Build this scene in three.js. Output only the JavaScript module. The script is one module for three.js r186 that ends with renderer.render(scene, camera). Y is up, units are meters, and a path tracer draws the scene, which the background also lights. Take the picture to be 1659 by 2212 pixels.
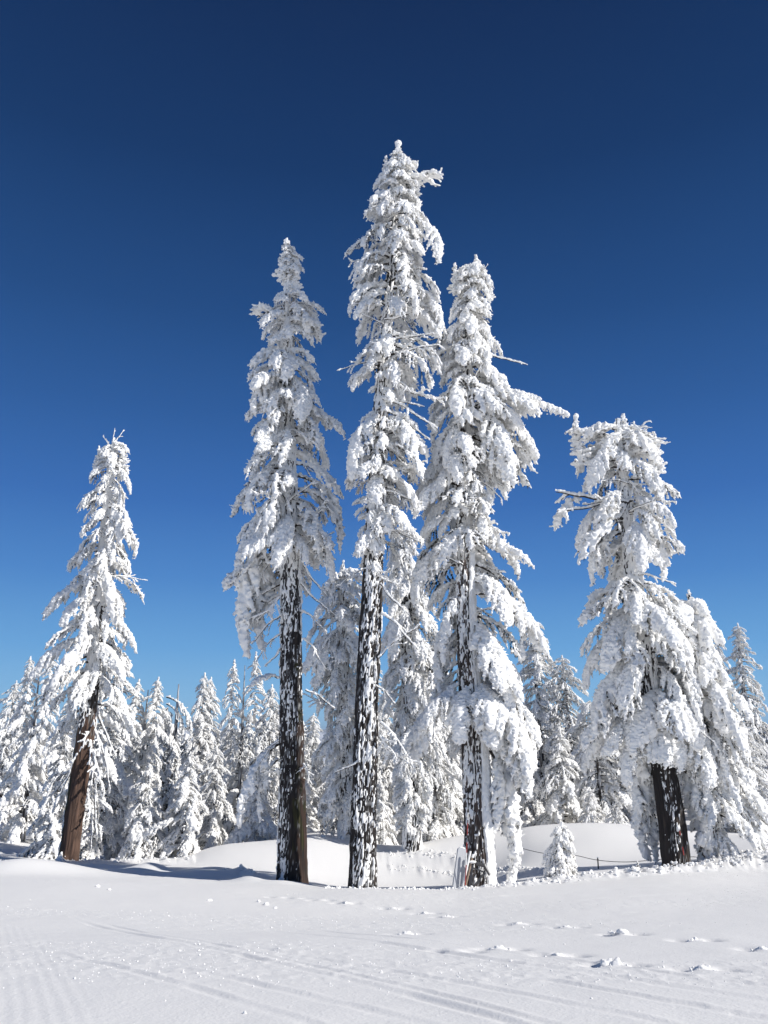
import * as THREE from 'three';
import { mergeGeometries } from 'three/addons/utils/BufferGeometryUtils.js';

// ---------------------------------------------------------------- camera, sky, sun, exposure
const scene = new THREE.Scene();
const FOCAL = 1661, PITCH = 16.2 * Math.PI / 180, EYE = 1.7;          // focal length in pixels of a 1659 x 2212 picture
const camera = new THREE.PerspectiveCamera(2 * Math.atan(1106 / FOCAL) * 180 / Math.PI, 0.75, 0.1, 20000);
camera.position.set(0, EYE, 0);
camera.rotation.set(PITCH, 0, 0);
scene.add(camera);

const renderer = new THREE.WebGLRenderer();
renderer.toneMapping = THREE.LinearToneMapping;
renderer.toneMappingExposure = 1.1;
renderer.shadowMap.enabled = true;

const SUN_AZ = 69 * Math.PI / 180, SUN_EL = 35 * Math.PI / 180;        // azimuth from behind the camera towards the right
const sunDir = new THREE.Vector3(Math.sin(SUN_AZ) * Math.cos(SUN_EL), Math.sin(SUN_EL), Math.cos(SUN_AZ) * Math.cos(SUN_EL));
const sun = new THREE.DirectionalLight(new THREE.Color(1, 0.972, 0.93), 4.2);
sun.position.copy(sunDir).multiplyScalar(90).add(new THREE.Vector3(0, 0, -30));
sun.target.position.set(0, 0, -30);
sun.castShadow = true;
sun.shadow.mapSize.set(4096, 4096);
Object.assign(sun.shadow.camera, { left: -60, right: 60, top: 60, bottom: -60, near: 1, far: 260 });
sun.shadow.radius = 1;
sun.name = 'sun';
scene.add(sun, sun.target);

{ // clear deep-blue mountain sky, paler towards the horizon
  const stops = [[0, 144, 191, 221], [1.5, 132, 184, 222], [6, 100, 158, 211], [11, 74, 129, 193], [16.5, 55, 105, 173], [23, 43, 88, 149], [30, 32, 72, 126], [40, 21, 54, 100], [50, 17, 43, 84], [65, 15, 38, 76], [90, 13, 35, 70]];
  const lin = (c) => { c /= 255; return c <= 0.04045 ? c / 12.92 : ((c + 0.055) / 1.055) ** 2.4; };
  const W = 64, Hh = 1024, data = new Float32Array(W * Hh * 4);
  for (let r = 0; r < Hh; r++) {
    const el = Math.max(0, (r + 0.5) / Hh * 180 - 90);
    let k = 0; while (k < stops.length - 2 && el > stops[k + 1][0]) k++;
    let t = Math.min(1, (el - stops[k][0]) / (stops[k + 1][0] - stops[k][0]));
    for (let c = 0; c < W; c++) for (let j = 0; j < 4; j++) data[(r * W + c) * 4 + j] = j === 3 ? 1 : lin(stops[k][j + 1]) * (1 - t) + lin(stops[k + 1][j + 1]) * t;
  }
  const sky = new THREE.DataTexture(data, W, Hh, THREE.RGBAFormat, THREE.FloatType);
  sky.mapping = THREE.EquirectangularReflectionMapping; sky.magFilter = THREE.LinearFilter; sky.minFilter = THREE.LinearFilter; sky.needsUpdate = true;
  scene.background = sky; scene.environment = sky;
}

// ---------------------------------------------------------------- helpers
function rng(seed) { let s = seed >>> 0; return () => { s = (s + 0x6d2b79f5) | 0; let t = Math.imul(s ^ (s >>> 15), 1 | s); t = (t + Math.imul(t ^ (t >>> 7), 61 | t)) ^ t; return ((t ^ (t >>> 14)) >>> 0) / 4294967296; }; }
const HASH = new Float32Array(65536); { const r = rng(7); for (let i = 0; i < 65536; i++) HASH[i] = r() * 2 - 1; }
const hash3 = (x, y, z) => HASH[(Math.imul(x, 73856093) ^ Math.imul(y, 19349663) ^ Math.imul(z, 83492791)) & 65535];
function vn(x, y, z) {                                               // smooth value noise, -1 .. 1
  const xi = Math.floor(x), yi = Math.floor(y), zi = Math.floor(z); let fx = x - xi, fy = y - yi, fz = z - zi;
  fx = fx * fx * (3 - 2 * fx); fy = fy * fy * (3 - 2 * fy); fz = fz * fz * (3 - 2 * fz);
  const a = hash3(xi, yi, zi), b = hash3(xi + 1, yi, zi), c = hash3(xi, yi + 1, zi), d = hash3(xi + 1, yi + 1, zi);
  const e = hash3(xi, yi, zi + 1), f = hash3(xi + 1, yi, zi + 1), g = hash3(xi, yi + 1, zi + 1), h = hash3(xi + 1, yi + 1, zi + 1);
  const p = a + (b - a) * fx, q = c + (d - c) * fx, r = e + (f - e) * fx, s = g + (h - g) * fx;
  const u = p + (q - p) * fy, v = r + (s - r) * fy; return u + (v - u) * fz;
}
const clamp = (x, a, b) => Math.min(b, Math.max(a, x)), lerp = (a, b, t) => a + (b - a) * t, smooth = (a, b, x) => { const t = clamp((x - a) / (b - a), 0, 1); return t * t * (3 - 2 * t); };
function curve(pts) {                                                 // piecewise linear y(x)
  return (x) => { if (x <= pts[0][0]) return pts[0][1]; for (let i = 1; i < pts.length; i++) if (x <= pts[i][0]) return lerp(pts[i - 1][1], pts[i][1], (x - pts[i - 1][0]) / (pts[i][0] - pts[i - 1][0])); return pts[pts.length - 1][1]; };
}
function spline(pts) {                                                // smooth y(x) through the points
  const n = pts.length, m = pts.map((p, i) => (i === 0 || i === n - 1 ? 0 : (pts[i + 1][1] - pts[i - 1][1]) / (pts[i + 1][0] - pts[i - 1][0])));
  return (x) => { if (x <= pts[0][0]) return pts[0][1]; if (x >= pts[n - 1][0]) return pts[n - 1][1]; let i = 1; while (x > pts[i][0]) i++; const a = pts[i - 1], b = pts[i], h = b[0] - a[0], t = (x - a[0]) / h, t2 = t * t, t3 = t2 * t; return a[1] * (2 * t3 - 3 * t2 + 1) + b[1] * (3 * t2 - 2 * t3) + (m[i - 1] * (t3 - 2 * t2 + t) + m[i] * (t3 - t2)) * h; };
}
const ca = Math.cos(PITCH), sa = Math.sin(PITCH);
function at(px, py, D) {                                              // the point seen at that pixel, D metres ahead
  const xc = (px - 829.5) / FOCAL, yc = (1106 - py) / FOCAL, k = D / (ca - yc * sa);
  return new THREE.Vector3(xc * k, EYE + (yc * ca + sa) * k, -D);
}
const relY = (py, D) => EYE + D * Math.tan(PITCH - Math.atan((py - 1106) / FOCAL));
const perPixel = (p) => (-p.z * ca + (p.y - EYE) * sa) / FOCAL;       // metres per picture pixel at a point

const taken = new Map();
function numbered(name) { const n = taken.get(name) || 0; taken.set(name, n + 1); return n ? name + '_' + String(n).padStart(3, '0') : name; }
function tag(o, label, category, group, kind) { if (label) o.userData.label = label; if (category) o.userData.category = category; if (group) o.userData.group = group; if (kind) o.userData.kind = kind; return o; }
function thing(name, label, category, pos, group) { const o = new THREE.Group(); o.name = numbered(name); scene.add(o); o.position.copy(pos); return tag(o, label, category, group); }
function part(name, geo, mat, parent, kind) { const m = new THREE.Mesh(geo, mat); m.name = name; m.castShadow = m.receiveShadow = true; parent.add(m); if (kind) m.userData.kind = kind; return m; }
function top(name, geo, mat, label, category, group, kind) { const m = new THREE.Mesh(geo, mat); m.name = numbered(name); m.castShadow = m.receiveShadow = true; scene.add(m); return tag(m, label, category, group, kind); }

const SNOW = [0.94, 0.928, 0.9];
const M = {
  tree: new THREE.MeshStandardMaterial({ vertexColors: true, roughness: 0.95 }),
  bark: new THREE.MeshStandardMaterial({ vertexColors: true, roughness: 0.92 }),
  rime: new THREE.MeshStandardMaterial({ color: new THREE.Color().setRGB(...SNOW), roughness: 0.95 }),
};

// Triangles with colours, collected into one geometry.
class Builder {
  constructor() { this.p = []; this.n = []; this.c = []; this.i = []; }
  vertex(x, y, z, nx, ny, nz, c) { this.p.push(x, y, z); this.n.push(nx, ny, nz); this.c.push(c[0], c[1], c[2]); return this.p.length / 3 - 1; }
  blade(p, d, len, wid, c, r) {                                       // one needle spray: a thin folded leaf
    const l = Math.hypot(d[0], d[1], d[2]) || 1, dx = d[0] / l, dy = d[1] / l, dz = d[2] / l;
    let sx = dy * 0.3 - dz, sy = dz * r() - dx * 0.3, sz = dx - dy * r(); const sl = Math.hypot(sx, sy, sz) || 1; sx /= sl; sy /= sl; sz /= sl;
    const nx = dy * sz - dz * sy, ny = dz * sx - dx * sz, nz = dx * sy - dy * sx, w = wid / 2;
    const a = this.vertex(p[0] - sx * w, p[1] - sy * w, p[2] - sz * w, nx, ny, nz, c), b = this.vertex(p[0] + sx * w, p[1] + sy * w, p[2] + sz * w, nx, ny, nz, c);
    const e = this.vertex(p[0] + dx * len, p[1] + dy * len, p[2] + dz * len, nx, ny, nz, c);
    this.i.push(a, b, e);
  }
  tube(pts, radii, c, sides = 6) {
    let prev = null;
    for (let k = 0; k < pts.length; k++) {
      const a = pts[Math.max(0, k - 1)], b = pts[Math.min(pts.length - 1, k + 1)], t = new THREE.Vector3(b[0] - a[0], b[1] - a[1], b[2] - a[2]).normalize();
      const s = new THREE.Vector3(0, 1, 0).cross(t); if (s.lengthSq() < 1e-4) s.set(1, 0, 0); s.normalize(); const u = t.clone().cross(s), ring = [];
      for (let j = 0; j < sides; j++) { const an = j / sides * Math.PI * 2, n = s.clone().multiplyScalar(Math.cos(an)).addScaledVector(u, Math.sin(an)); ring.push(this.vertex(pts[k][0] + n.x * radii[k], pts[k][1] + n.y * radii[k], pts[k][2] + n.z * radii[k], n.x, n.y, n.z, c)); }
      if (prev) for (let j = 0; j < sides; j++) { const j2 = (j + 1) % sides; this.i.push(prev[j], prev[j2], ring[j], prev[j2], ring[j2], ring[j]); }
      prev = ring;
    }
  }
  build() {
    const g = new THREE.BufferGeometry();
    g.setAttribute('position', new THREE.Float32BufferAttribute(this.p, 3)); g.setAttribute('normal', new THREE.Float32BufferAttribute(this.n, 3));
    g.setAttribute('color', new THREE.Float32BufferAttribute(this.c, 3)); g.setIndex(this.i); g.computeBoundingBox(); return g;
  }
}

// Distance field of softly joined tapered capsules, meshed with surface nets into a Builder.
class Field {
  constructor(lo, hi, cell, k) {
    this.lo = lo; this.cell = cell; this.k = k; this.n = [0, 1, 2].map((j) => Math.ceil((hi[j] - lo[j]) / cell) + 2);
    this.s = new Float32Array(this.n[0] * this.n[1] * this.n[2]);
  }
  ball(x, y, z, r) { this.capsule(x, y, z, x, y, z, r, r); }
  capsule(ax, ay, az, bx, by, bz, ra, rb) {
    const { lo, cell, k, n, s } = this, m = Math.max(ra, rb) + k * 4.5;
    const i0 = Math.max(0, Math.floor((Math.min(ax, bx) - m - lo[0]) / cell)), i1 = Math.min(n[0] - 1, Math.ceil((Math.max(ax, bx) + m - lo[0]) / cell));
    const j0 = Math.max(0, Math.floor((Math.min(ay, by) - m - lo[1]) / cell)), j1 = Math.min(n[1] - 1, Math.ceil((Math.max(ay, by) + m - lo[1]) / cell));
    const k0 = Math.max(0, Math.floor((Math.min(az, bz) - m - lo[2]) / cell)), k1 = Math.min(n[2] - 1, Math.ceil((Math.max(az, bz) + m - lo[2]) / cell));
    const dx = bx - ax, dy = by - ay, dz = bz - az, ll = dx * dx + dy * dy + dz * dz || 1e-9, point = ll < 1e-8;
    for (let kk = k0; kk <= k1; kk++) { const pz = lo[2] + kk * cell - az; for (let jj = j0; jj <= j1; jj++) { const py = lo[1] + jj * cell - ay; let o = (kk * n[1] + jj) * n[0] + i0; for (let ii = i0; ii <= i1; ii++, o++) {
      const px = lo[0] + ii * cell - ax; let t = point ? 0 : (px * dx + py * dy + pz * dz) / ll; t = t < 0 ? 0 : t > 1 ? 1 : t;
      const ex = px - dx * t, ey = py - dy * t, ez = pz - dz * t, d = Math.sqrt(ex * ex + ey * ey + ez * ez) - (ra + (rb - ra) * t);
      if (d < k * 4.5) s[o] += Math.exp(-d / k);
    } } }
  }
  mesh(out, color, rough = 0.012, size = 0.05) {
    const { lo, cell, k, n, s } = this, [nx, ny, nz] = n, v = new Float32Array(s.length), far = cell * 4;
    for (let z = 0, o = 0; z < nz; z++) for (let y = 0; y < ny; y++) for (let x = 0; x < nx; x++, o++) {
      let d = s[o] < 0.004 ? far : -k * Math.log(s[o]);
      if (d < far && d > -far) { const a = (lo[0] + x * cell) / size, b = (lo[1] + y * cell) / size, c = (lo[2] + z * cell) / size; d += rough * (0.3 + 0.95 * smooth(-0.45, 0.35, vn(a * 0.3 + 4, b * 0.3, c * 0.3))) * (0.62 - 1.7 * Math.abs(vn(a, b, c)) - 0.85 * Math.abs(vn(a * 2.3 + 9, b * 1.9, c * 2.3)) + 0.35 * vn(a * 0.45, b * 0.45, c * 0.45 + 5)); }
      if (x === 0 || y === 0 || z === 0 || x === nx - 1 || y === ny - 1 || z === nz - 1) d = Math.max(d, cell * 0.3);
      v[o] = d;
    }
    const id = new Int32Array(s.length).fill(-1), sy = nx, sz = nx * ny, first = out.p.length / 3, corner = [0, 1, sy, sy + 1, sz, sz + 1, sz + sy, sz + sy + 1];
    const edges = [[0, 1], [0, 2], [0, 4], [1, 3], [1, 5], [2, 3], [2, 6], [3, 7], [4, 5], [4, 6], [5, 7], [6, 7]];
    for (let z = 0; z < nz - 1; z++) for (let y = 0; y < ny - 1; y++) for (let x = 0; x < nx - 1; x++) {
      const o = z * sz + y * sy + x; let mask = 0; for (let c = 0; c < 8; c++) if (v[o + corner[c]] < 0) mask |= 1 << c;
      if (mask === 0 || mask === 255) continue;
      let ax = 0, ay = 0, az = 0, cnt = 0;
      for (const [a, b] of edges) if (((mask >> a) & 1) !== ((mask >> b) & 1)) { const va = v[o + corner[a]], t = va / (va - v[o + corner[b]]); ax += (a & 1) + ((b & 1) - (a & 1)) * t; ay += ((a >> 1) & 1) + (((b >> 1) & 1) - ((a >> 1) & 1)) * t; az += (a >> 2) + ((b >> 2) - (a >> 2)) * t; cnt++; }
      const X = lo[0] + (x + ax / cnt) * cell, Y = lo[1] + (y + ay / cnt) * cell, Z = lo[2] + (z + az / cnt) * cell;
      id[o] = out.vertex(X, Y, Z, 0, 0, 0, color(X, Y, Z));
    }
    const quad = (a, b, c, d, flip) => { if (flip) out.i.push(a, c, b, b, c, d); else out.i.push(a, b, c, b, d, c); }, start = out.i.length;
    for (let z = 1; z < nz - 1; z++) for (let y = 1; y < ny - 1; y++) for (let x = 1; x < nx - 1; x++) {
      const o = z * sz + y * sy + x, a = v[o] < 0;
      if (a !== v[o + 1] < 0) quad(id[o - sy - sz], id[o - sz], id[o - sy], id[o], !a);
      if (a !== v[o + sy] < 0) quad(id[o - 1 - sz], id[o - sz], id[o - 1], id[o], a);
      if (a !== v[o + sz] < 0) quad(id[o - 1 - sy], id[o - sy], id[o - 1], id[o], !a);
    }
    const P = out.p, N = out.n;
    for (let t = start; t < out.i.length; t += 3) {
      const a = out.i[t] * 3, b = out.i[t + 1] * 3, c = out.i[t + 2] * 3, ux = P[b] - P[a], uy = P[b + 1] - P[a + 1], uz = P[b + 2] - P[a + 2], wx = P[c] - P[a], wy = P[c + 1] - P[a + 1], wz = P[c + 2] - P[a + 2];
      const x = uy * wz - uz * wy, y = uz * wx - ux * wz, z = ux * wy - uy * wx; for (const q of [a, b, c]) { N[q] += x; N[q + 1] += y; N[q + 2] += z; }
    }
    for (let q = first * 3; q < N.length; q += 3) { const l = Math.hypot(N[q], N[q + 1], N[q + 2]) || 1; N[q] /= l; N[q + 1] /= l; N[q + 2] /= l; }
  }
}

// ---------------------------------------------------------------- the snow-covered ground
const PX = (x, D) => 829.5 + FOCAL * x / (0.92 * Math.max(D, 2.5));
const seen = (D, pts) => { const f = spline(pts); return [D, (px) => relY(f(px), D)]; };
const flat = (D, y) => [D, () => y];
const ROWS = [
  flat(-60, 0.6), flat(-6, 0.25), flat(0, 0.1), flat(3, 0.08), flat(5.4, 0), flat(10, -0.62),
  seen(15, [[-300, 1960], [0, 1962], [800, 1985], [1200, 1974], [1659, 1958], [1960, 1945]]),
  seen(21.5, [[-300, 1895], [0, 1902], [150, 1905], [400, 1916], [560, 1920], [760, 1922], [980, 1925], [1070, 1920], [1200, 1911], [1300, 1903], [1440, 1893], [1659, 1888], [1960, 1872]]),
  seen(24.5, [[-300, 1878], [0, 1890], [150, 1893], [400, 1903], [600, 1906], [700, 1916], [783, 1924], [900, 1927], [1035, 1922], [1120, 1908], [1200, 1896], [1300, 1887], [1465, 1877], [1659, 1852], [1960, 1840]]),
  seen(27, [[-300, 1866], [0, 1880], [150, 1882], [400, 1890], [560, 1895], [680, 1912], [783, 1924], [900, 1927], [1035, 1920], [1120, 1898], [1200, 1888], [1300, 1880], [1465, 1862], [1659, 1840], [1960, 1830]]),
  seen(30, [[-300, 1858], [0, 1874], [130, 1876], [270, 1880], [400, 1885], [470, 1888], [600, 1892], [680, 1908], [757, 1914], [900, 1914], [1035, 1908], [1105, 1890], [1200, 1872], [1300, 1862], [1465, 1846], [1659, 1824], [1960, 1810]]),
  seen(33, [[-300, 1850], [0, 1866], [130, 1867], [270, 1870], [400, 1876], [470, 1878], [600, 1880], [680, 1896], [757, 1905], [900, 1906], [1035, 1890], [1105, 1862], [1150, 1843], [1200, 1830], [1300, 1818], [1465, 1822], [1659, 1812], [1960, 1800]]),
  seen(36.5, [[-300, 1838], [0, 1848], [130, 1856], [270, 1857], [400, 1851], [450, 1836], [490, 1828], [600, 1819], [660, 1811], [757, 1816], [820, 1825], [880, 1825], [990, 1810], [1105, 1800], [1150, 1791], [1210, 1785], [1300, 1781], [1355, 1783], [1450, 1791], [1560, 1805], [1659, 1799], [1960, 1790]]),
  seen(40, [[-300, 1838], [0, 1848], [130, 1858], [270, 1860], [400, 1855], [600, 1824], [660, 1812], [757, 1818], [880, 1828], [990, 1816], [1105, 1805], [1210, 1791], [1300, 1787], [1450, 1796], [1659, 1803], [1960, 1795]]),
  seen(47, [[-300, 1815], [0, 1826], [300, 1852], [450, 1838], [690, 1797], [757, 1804], [880, 1815], [1000, 1804], [1200, 1787], [1400, 1788], [1659, 1797], [1960, 1790]]),
  seen(70, [[-300, 1745], [690, 1752], [1960, 1745]]), seen(110, [[-300, 1722], [690, 1730], [1960, 1722]]),
  flat(250, -36), flat(600, -95), flat(2000, -190), flat(12000, -190),
];
function rowsAt(px, D) {
  let i = 0; while (i < ROWS.length - 2 && D > ROWS[i + 1][0]) i++;
  const y = (k) => ROWS[k][1](px), d = (k) => ROWS[k][0], h = d(i + 1) - d(i), t = clamp((D - d(i)) / h, 0, 1), a = y(i), b = y(i + 1);
  const slope = (k) => (k <= 0 || k >= ROWS.length - 1 ? 0 : (y(k + 1) - y(k)) / (d(k + 1) - d(k)) * 0.5 + (y(k) - y(k - 1)) / (d(k) - d(k - 1)) * 0.5);
  const t2 = t * t, t3 = t2 * t;
  return a * (2 * t3 - 3 * t2 + 1) + b * (3 * t2 - 2 * t3) + (slope(i) * (t3 - 2 * t2 + t) + slope(i + 1) * (t3 - t2)) * h;
}
const BUMPS = [];                                                     // [x, D, rx, rD, height]: drifts and humps
function lump(px, D, rx, rd, h) { BUMPS.push([(px - 829.5) * 0.92 * D / FOCAL, D, rx, rd, h]); }
lump(548, 24.6, 0.5, 0.45, 0.2); lump(612, 24.0, 0.8, 0.4, 0.08); lump(470, 26.5, 1.6, 0.7, 0.16); lump(325, 28, 0.7, 0.7, 0.28); lump(90, 26, 1.6, 1.2, 0.3); lump(20, 25, 1.3, 0.8, 0.25); lump(200, 30, 2.0, 0.8, 0.18);
lump(470, 30.5, 1.0, 1.2, 0.2);
const TRACKS = [];                                                    // groomer and sled tracks as lines on the ground: [ax, aD, bx, bD, half width, depth]
const flatHit = (px, py) => { let D = 3; for (let k = 0; k < 400; k++) { D += 0.1; const p = at(px, py, D); if (p.y <= rowsAt(PX(p.x, D), D)) return [p.x, D]; } return [0, 20]; };
for (const [ax, ay, bx, by, w, dep] of [[1100, 2212, 150, 1985, .05, .022], [1180, 2212, 190, 1985, .04, .016], [1659, 2170, 560, 2006, .07, .024], [1659, 2135, 640, 2003, .04, .016], [1400, 2212, 420, 2030, .05, .014], [880, 2212, 330, 2085, .05, .018], [1659, 1905, 800, 1945, .12, .016], [1659, 1925, 900, 1962, .1, .014], [640, 2212, 100, 2060, .05, .016], [1659, 2205, 1080, 2105, .05, .018], [420, 1935, 20, 1915, .05, .012]]) { const a = flatHit(ax, ay), b = flatHit(bx, by); TRACKS.push([...a, ...b, w, dep]); }
const CORD = [flatHit(60, 2212), flatHit(10, 2000)];                   // combed groove lines in the near corner
const PRINTS = [[849, 1963], [917, 1971], [964, 1980], [1119, 1998], [1224, 2005], [1344, 2020], [1499, 2033], [1649, 2053], [1079, 2050], [1204, 2063], [1324, 2084], [1519, 2096], [879, 2018], [980, 2054], [745, 1953], [690, 1947], [600, 1938], [640, 1942]].map(([px, py], i) => [...flatHit(px, py), i]);
const LINES = [                                                       // crumbly banks thrown up by the groomer: points (px, D), height, half width
  { pts: [[700, 22.6], [980, 22.3], [1070, 22.4], [1200, 22.4], [1300, 22.5], [1440, 22.7], [1659, 23.2], [1960, 24]], h: curve([[700, 0.02], [960, 0.05], [1100, 0.11], [1300, 0.17], [1659, 0.3]]), w: 0.45 },
  { pts: [[1470, 25.6], [1560, 25.2], [1659, 25], [1960, 25]], h: curve([[1470, 0.02], [1560, 0.16], [1659, 0.2]]), w: 0.35 },
  { pts: [[820, 35.5], [880, 35.6], [990, 34.6], [1105, 31], [1180, 28], [1230, 26.6]], h: curve([[820, 0.05], [900, 0.14], [1230, 0.1]]), w: 0.28 },
  { pts: [[-200, 33], [40, 33], [140, 33.5]], h: curve([[-200, 0.15], [140, 0.15]]), w: 0.3 },
  { pts: [[120, 33.6], [300, 34.5], [420, 35]], h: curve([[150, 0.2], [420, 0.16]]), w: 0.5 },
  { pts: [[840, 34.6], [900, 34.2], [1000, 33.2], [1060, 31.5], [1120, 29]], h: curve([[800, 0.03], [890, 0.1], [1160, 0.08]]), w: 0.25 },
  { pts: [[490, 29.5], [515, 27.5], [535, 26], [560, 25]], h: curve([[490, 0.12], [560, 0.16]]), w: 0.3 },
];
for (const l of LINES) { l.xy = l.pts.map(([px, D]) => [(px - 829.5) * 0.92 * D / FOCAL, D, l.h(px)]); }
function H(x, z, fine = true) {
  const D = -z, px = clamp(PX(x, D), -350, 2010);
  let y = rowsAt(px, D);
  if (D > 1.5 && D < 60) {
    for (const [bx, bD, rx, rd, h] of BUMPS) { const a = (x - bx) / rx, b = (D - bD) / rd, q = a * a + b * b; if (q < 6) y += h * Math.exp(-q); }
    if (D > 20 && D < 40) for (const l of LINES) for (let k = 1; k < l.xy.length; k++) {
      const [ax, aD, ha] = l.xy[k - 1], [bx, bD, hb] = l.xy[k], dx = bx - ax, dd = bD - aD, t = ((x - ax) * dx + (D - aD) * dd) / (dx * dx + dd * dd);
      if (t < 0 || t >= 1) continue; const q = Math.hypot(x - ax - dx * t, D - aD - dd * t) / l.w;
      if (q < 2.2) y += lerp(ha, hb, t) * Math.exp(-q * q) * (0.75 + (fine ? 0.45 * vn(x * 4.5, D * 4.5, 3) + 0.3 * vn(x * 11, D * 11, 5) : 0));
    }
  }
  y += 0.10 * vn(x * 0.16, z * 0.16, 1) * smooth(22, 30, D) + 0.022 * vn(x * 0.5, z * 0.5, 2) * smooth(3, 12, Math.hypot(x, D)) + (D > 60 ? 1.2 * vn(x * 0.02, z * 0.02, 4) * smooth(60, 120, D) : 0);
  if (!fine || D < 3 || D > 42) return y;
  y += 0.004 * vn(x * 3.1, z * 3.1, 6);
  if (D < 24) {
    for (const [ax, aD, bx, bD, w, dep] of TRACKS) {
      const dx = bx - ax, dd = bD - aD, l2 = dx * dx + dd * dd, t = ((x - ax) * dx + (D - aD) * dd) / l2; if (t < -0.1 || t > 1) continue;
      const wob = 0.05 * vn(t * 9, ax, 3), q = ((x - ax) * dd - (D - aD) * dx) / Math.sqrt(l2) + wob, f = smooth(1, 0.8, t) * (0.35 + 0.65 * smooth(-0.35, 0.3, vn(t * 14, bx * 3, 7)));
      if (Math.abs(q) < w * 5) { const s = q / w; y += 0.55 * dep * f * (-Math.exp(-s * s) + 0.9 * Math.exp(-(s - 1.7) * (s - 1.7) * 1.5) + 0.35 * Math.exp(-(s + 1.7) * (s + 1.7) * 1.5)); }
    }
    if (D < 12) { const [[ax, aD], [bx, bD]] = CORD, dx = bx - ax, dd = bD - aD, l = Math.hypot(dx, dd), q = ((x - ax) * dd - (D - aD) * dx) / l, m = smooth(0.5, 0.3, Math.abs(q)); if (m > 0) y += m * 0.0009 * Math.sin(q * 62 + 0.5 * vn(x * 2, z * 2, 3)); }
    // rough crust bands of small broken crumbs across the piste
    const band = smooth(0.05, 0.5, vn(x * 0.22 + D * 0.05, D * 0.55 + 3, 9)) * smooth(5, 7, D);
    if (band > 0) y += band * (0.007 * Math.max(0, vn(x * 9, z * 9, 11)) + 0.006 * Math.max(0, vn(x * 19, z * 19, 12)));
    for (const [fx, fD, i] of PRINTS) { const a = x - fx, b = D - fD; if (a * a + b * b < 0.25) { const e = 1 + 0.5 * vn(x * 14, z * 14, i); y += (0.022 + 0.012 * hash3(i, 3, 4)) * e * (0.6 + 0.7 * vn(x * 6, z * 6, i + 3)) * Math.exp(-(a * a / (0.03 + 0.02 * hash3(i, 1, 2)) + (b - 0.05) * (b - 0.05) / 0.02)) - 0.05 * Math.exp(-((a - 0.2) * (a - 0.2) / 0.012 + b * b / 0.016)) - 0.04 * Math.exp(-((a + 0.18) * (a + 0.18) / 0.01 + b * b / 0.014)); } }
  }
  return y;
}
const ground = (px, py, far = 60) => { let D = 4; for (let k = 0; k < 3000 && D < far; k++) { D += 0.02 + D * 0.0008; const p = at(px, py, D); if (p.y <= H(p.x, p.z, false)) return p; } return at(px, py, 36); };
const foot = (px, D) => { const x = (px - 829.5) * 0.92 * D / FOCAL; let p = new THREE.Vector3(x, 0, -D); for (let k = 0; k < 4; k++) { p.y = H(p.x, p.z, false); p.x = (px - 829.5) * perPixel(p); } p.y = H(p.x, p.z, false); return p; };

function snowBump() {                                                 // granular snow relief, 3 m tile
  const N = 1024, d = new Uint8Array(N * N), w = (i, n) => ((i % n) + n) % n;
  const tile = (x, y, n, s) => { const xi = Math.floor(x * n), yi = Math.floor(y * n); let fx = x * n - xi, fy = y * n - yi; fx = fx * fx * (3 - 2 * fx); fy = fy * fy * (3 - 2 * fy); const g = (i, j) => hash3(w(i, n), w(j, n), s); return lerp(lerp(g(xi, yi), g(xi + 1, yi), fx), lerp(g(xi, yi + 1), g(xi + 1, yi + 1), fx), fy); };
  for (let y = 0; y < N; y++) for (let x = 0; x < N; x++) { const u = x / N, v = y / N; let a = 0.22 * tile(u, v, 24, 1) + 0.3 * tile(u, v, 70, 2) + 0.3 * tile(u, v, 160, 3) + 0.25 * tile(u, v, 330, 4); const c = tile(u, v, 90, 8); a += Math.max(0, c - 0.45) * 1.1; d[y * N + x] = clamp(Math.round(110 + 90 * a), 0, 255); }
  const rgba = new Uint8Array(N * N * 4); for (let i = 0; i < N * N; i++) { rgba[i * 4] = rgba[i * 4 + 1] = rgba[i * 4 + 2] = d[i]; rgba[i * 4 + 3] = 255; }
  const t = new THREE.DataTexture(rgba, N, N); t.wrapS = t.wrapT = THREE.RepeatWrapping; t.magFilter = THREE.LinearFilter; t.minFilter = THREE.LinearMipmapLinearFilter; t.needsUpdate = true; return t;
}
{
  const ang = [], rad = [0.3, 0.8, 1.5, 2.3, 3, 3.6];
  for (let a = -38; a <= 38.001; a += 0.125) ang.push(a);
  for (let a = 42; a <= 318; a += 6) ang.push(a);
  for (let r = 4.2; r < 40; r *= r < 24 ? 1.0058 : 1.011) rad.push(r);
  for (let r = 41; r < 12000; r *= 1.12) rad.push(r);
  const P = [], U = [], I = [], A = ang.length;
  P.push(0, H(0, 0), 0); U.push(0, 0);
  for (const r of rad) for (const a of ang) { const t = a * Math.PI / 180, x = Math.sin(t) * r, z = -Math.cos(t) * r; P.push(x, H(x, z), z); U.push(x / 3, z / 3); }
  for (let j = 0; j < A; j++) I.push(0, 1 + (j + 1) % A, 1 + j);
  for (let k = 0; k < rad.length - 1; k++) for (let j = 0; j < A; j++) { const a = 1 + k * A + j, b = 1 + k * A + (j + 1) % A, c = a + A, d = b + A; I.push(a, b, c, b, d, c); }
  const g = new THREE.BufferGeometry(); g.setAttribute('position', new THREE.Float32BufferAttribute(P, 3)); g.setAttribute('uv', new THREE.Float32BufferAttribute(U, 2)); g.setIndex(I); g.computeVertexNormals();
  const m = new THREE.MeshStandardMaterial({ color: new THREE.Color().setRGB(0.875, 0.86, 0.835), roughness: 0.85, bumpMap: snowBump(), bumpScale: 0.0055 });
  top('ground', g, m, null, null, null, 'structure');
}
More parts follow.
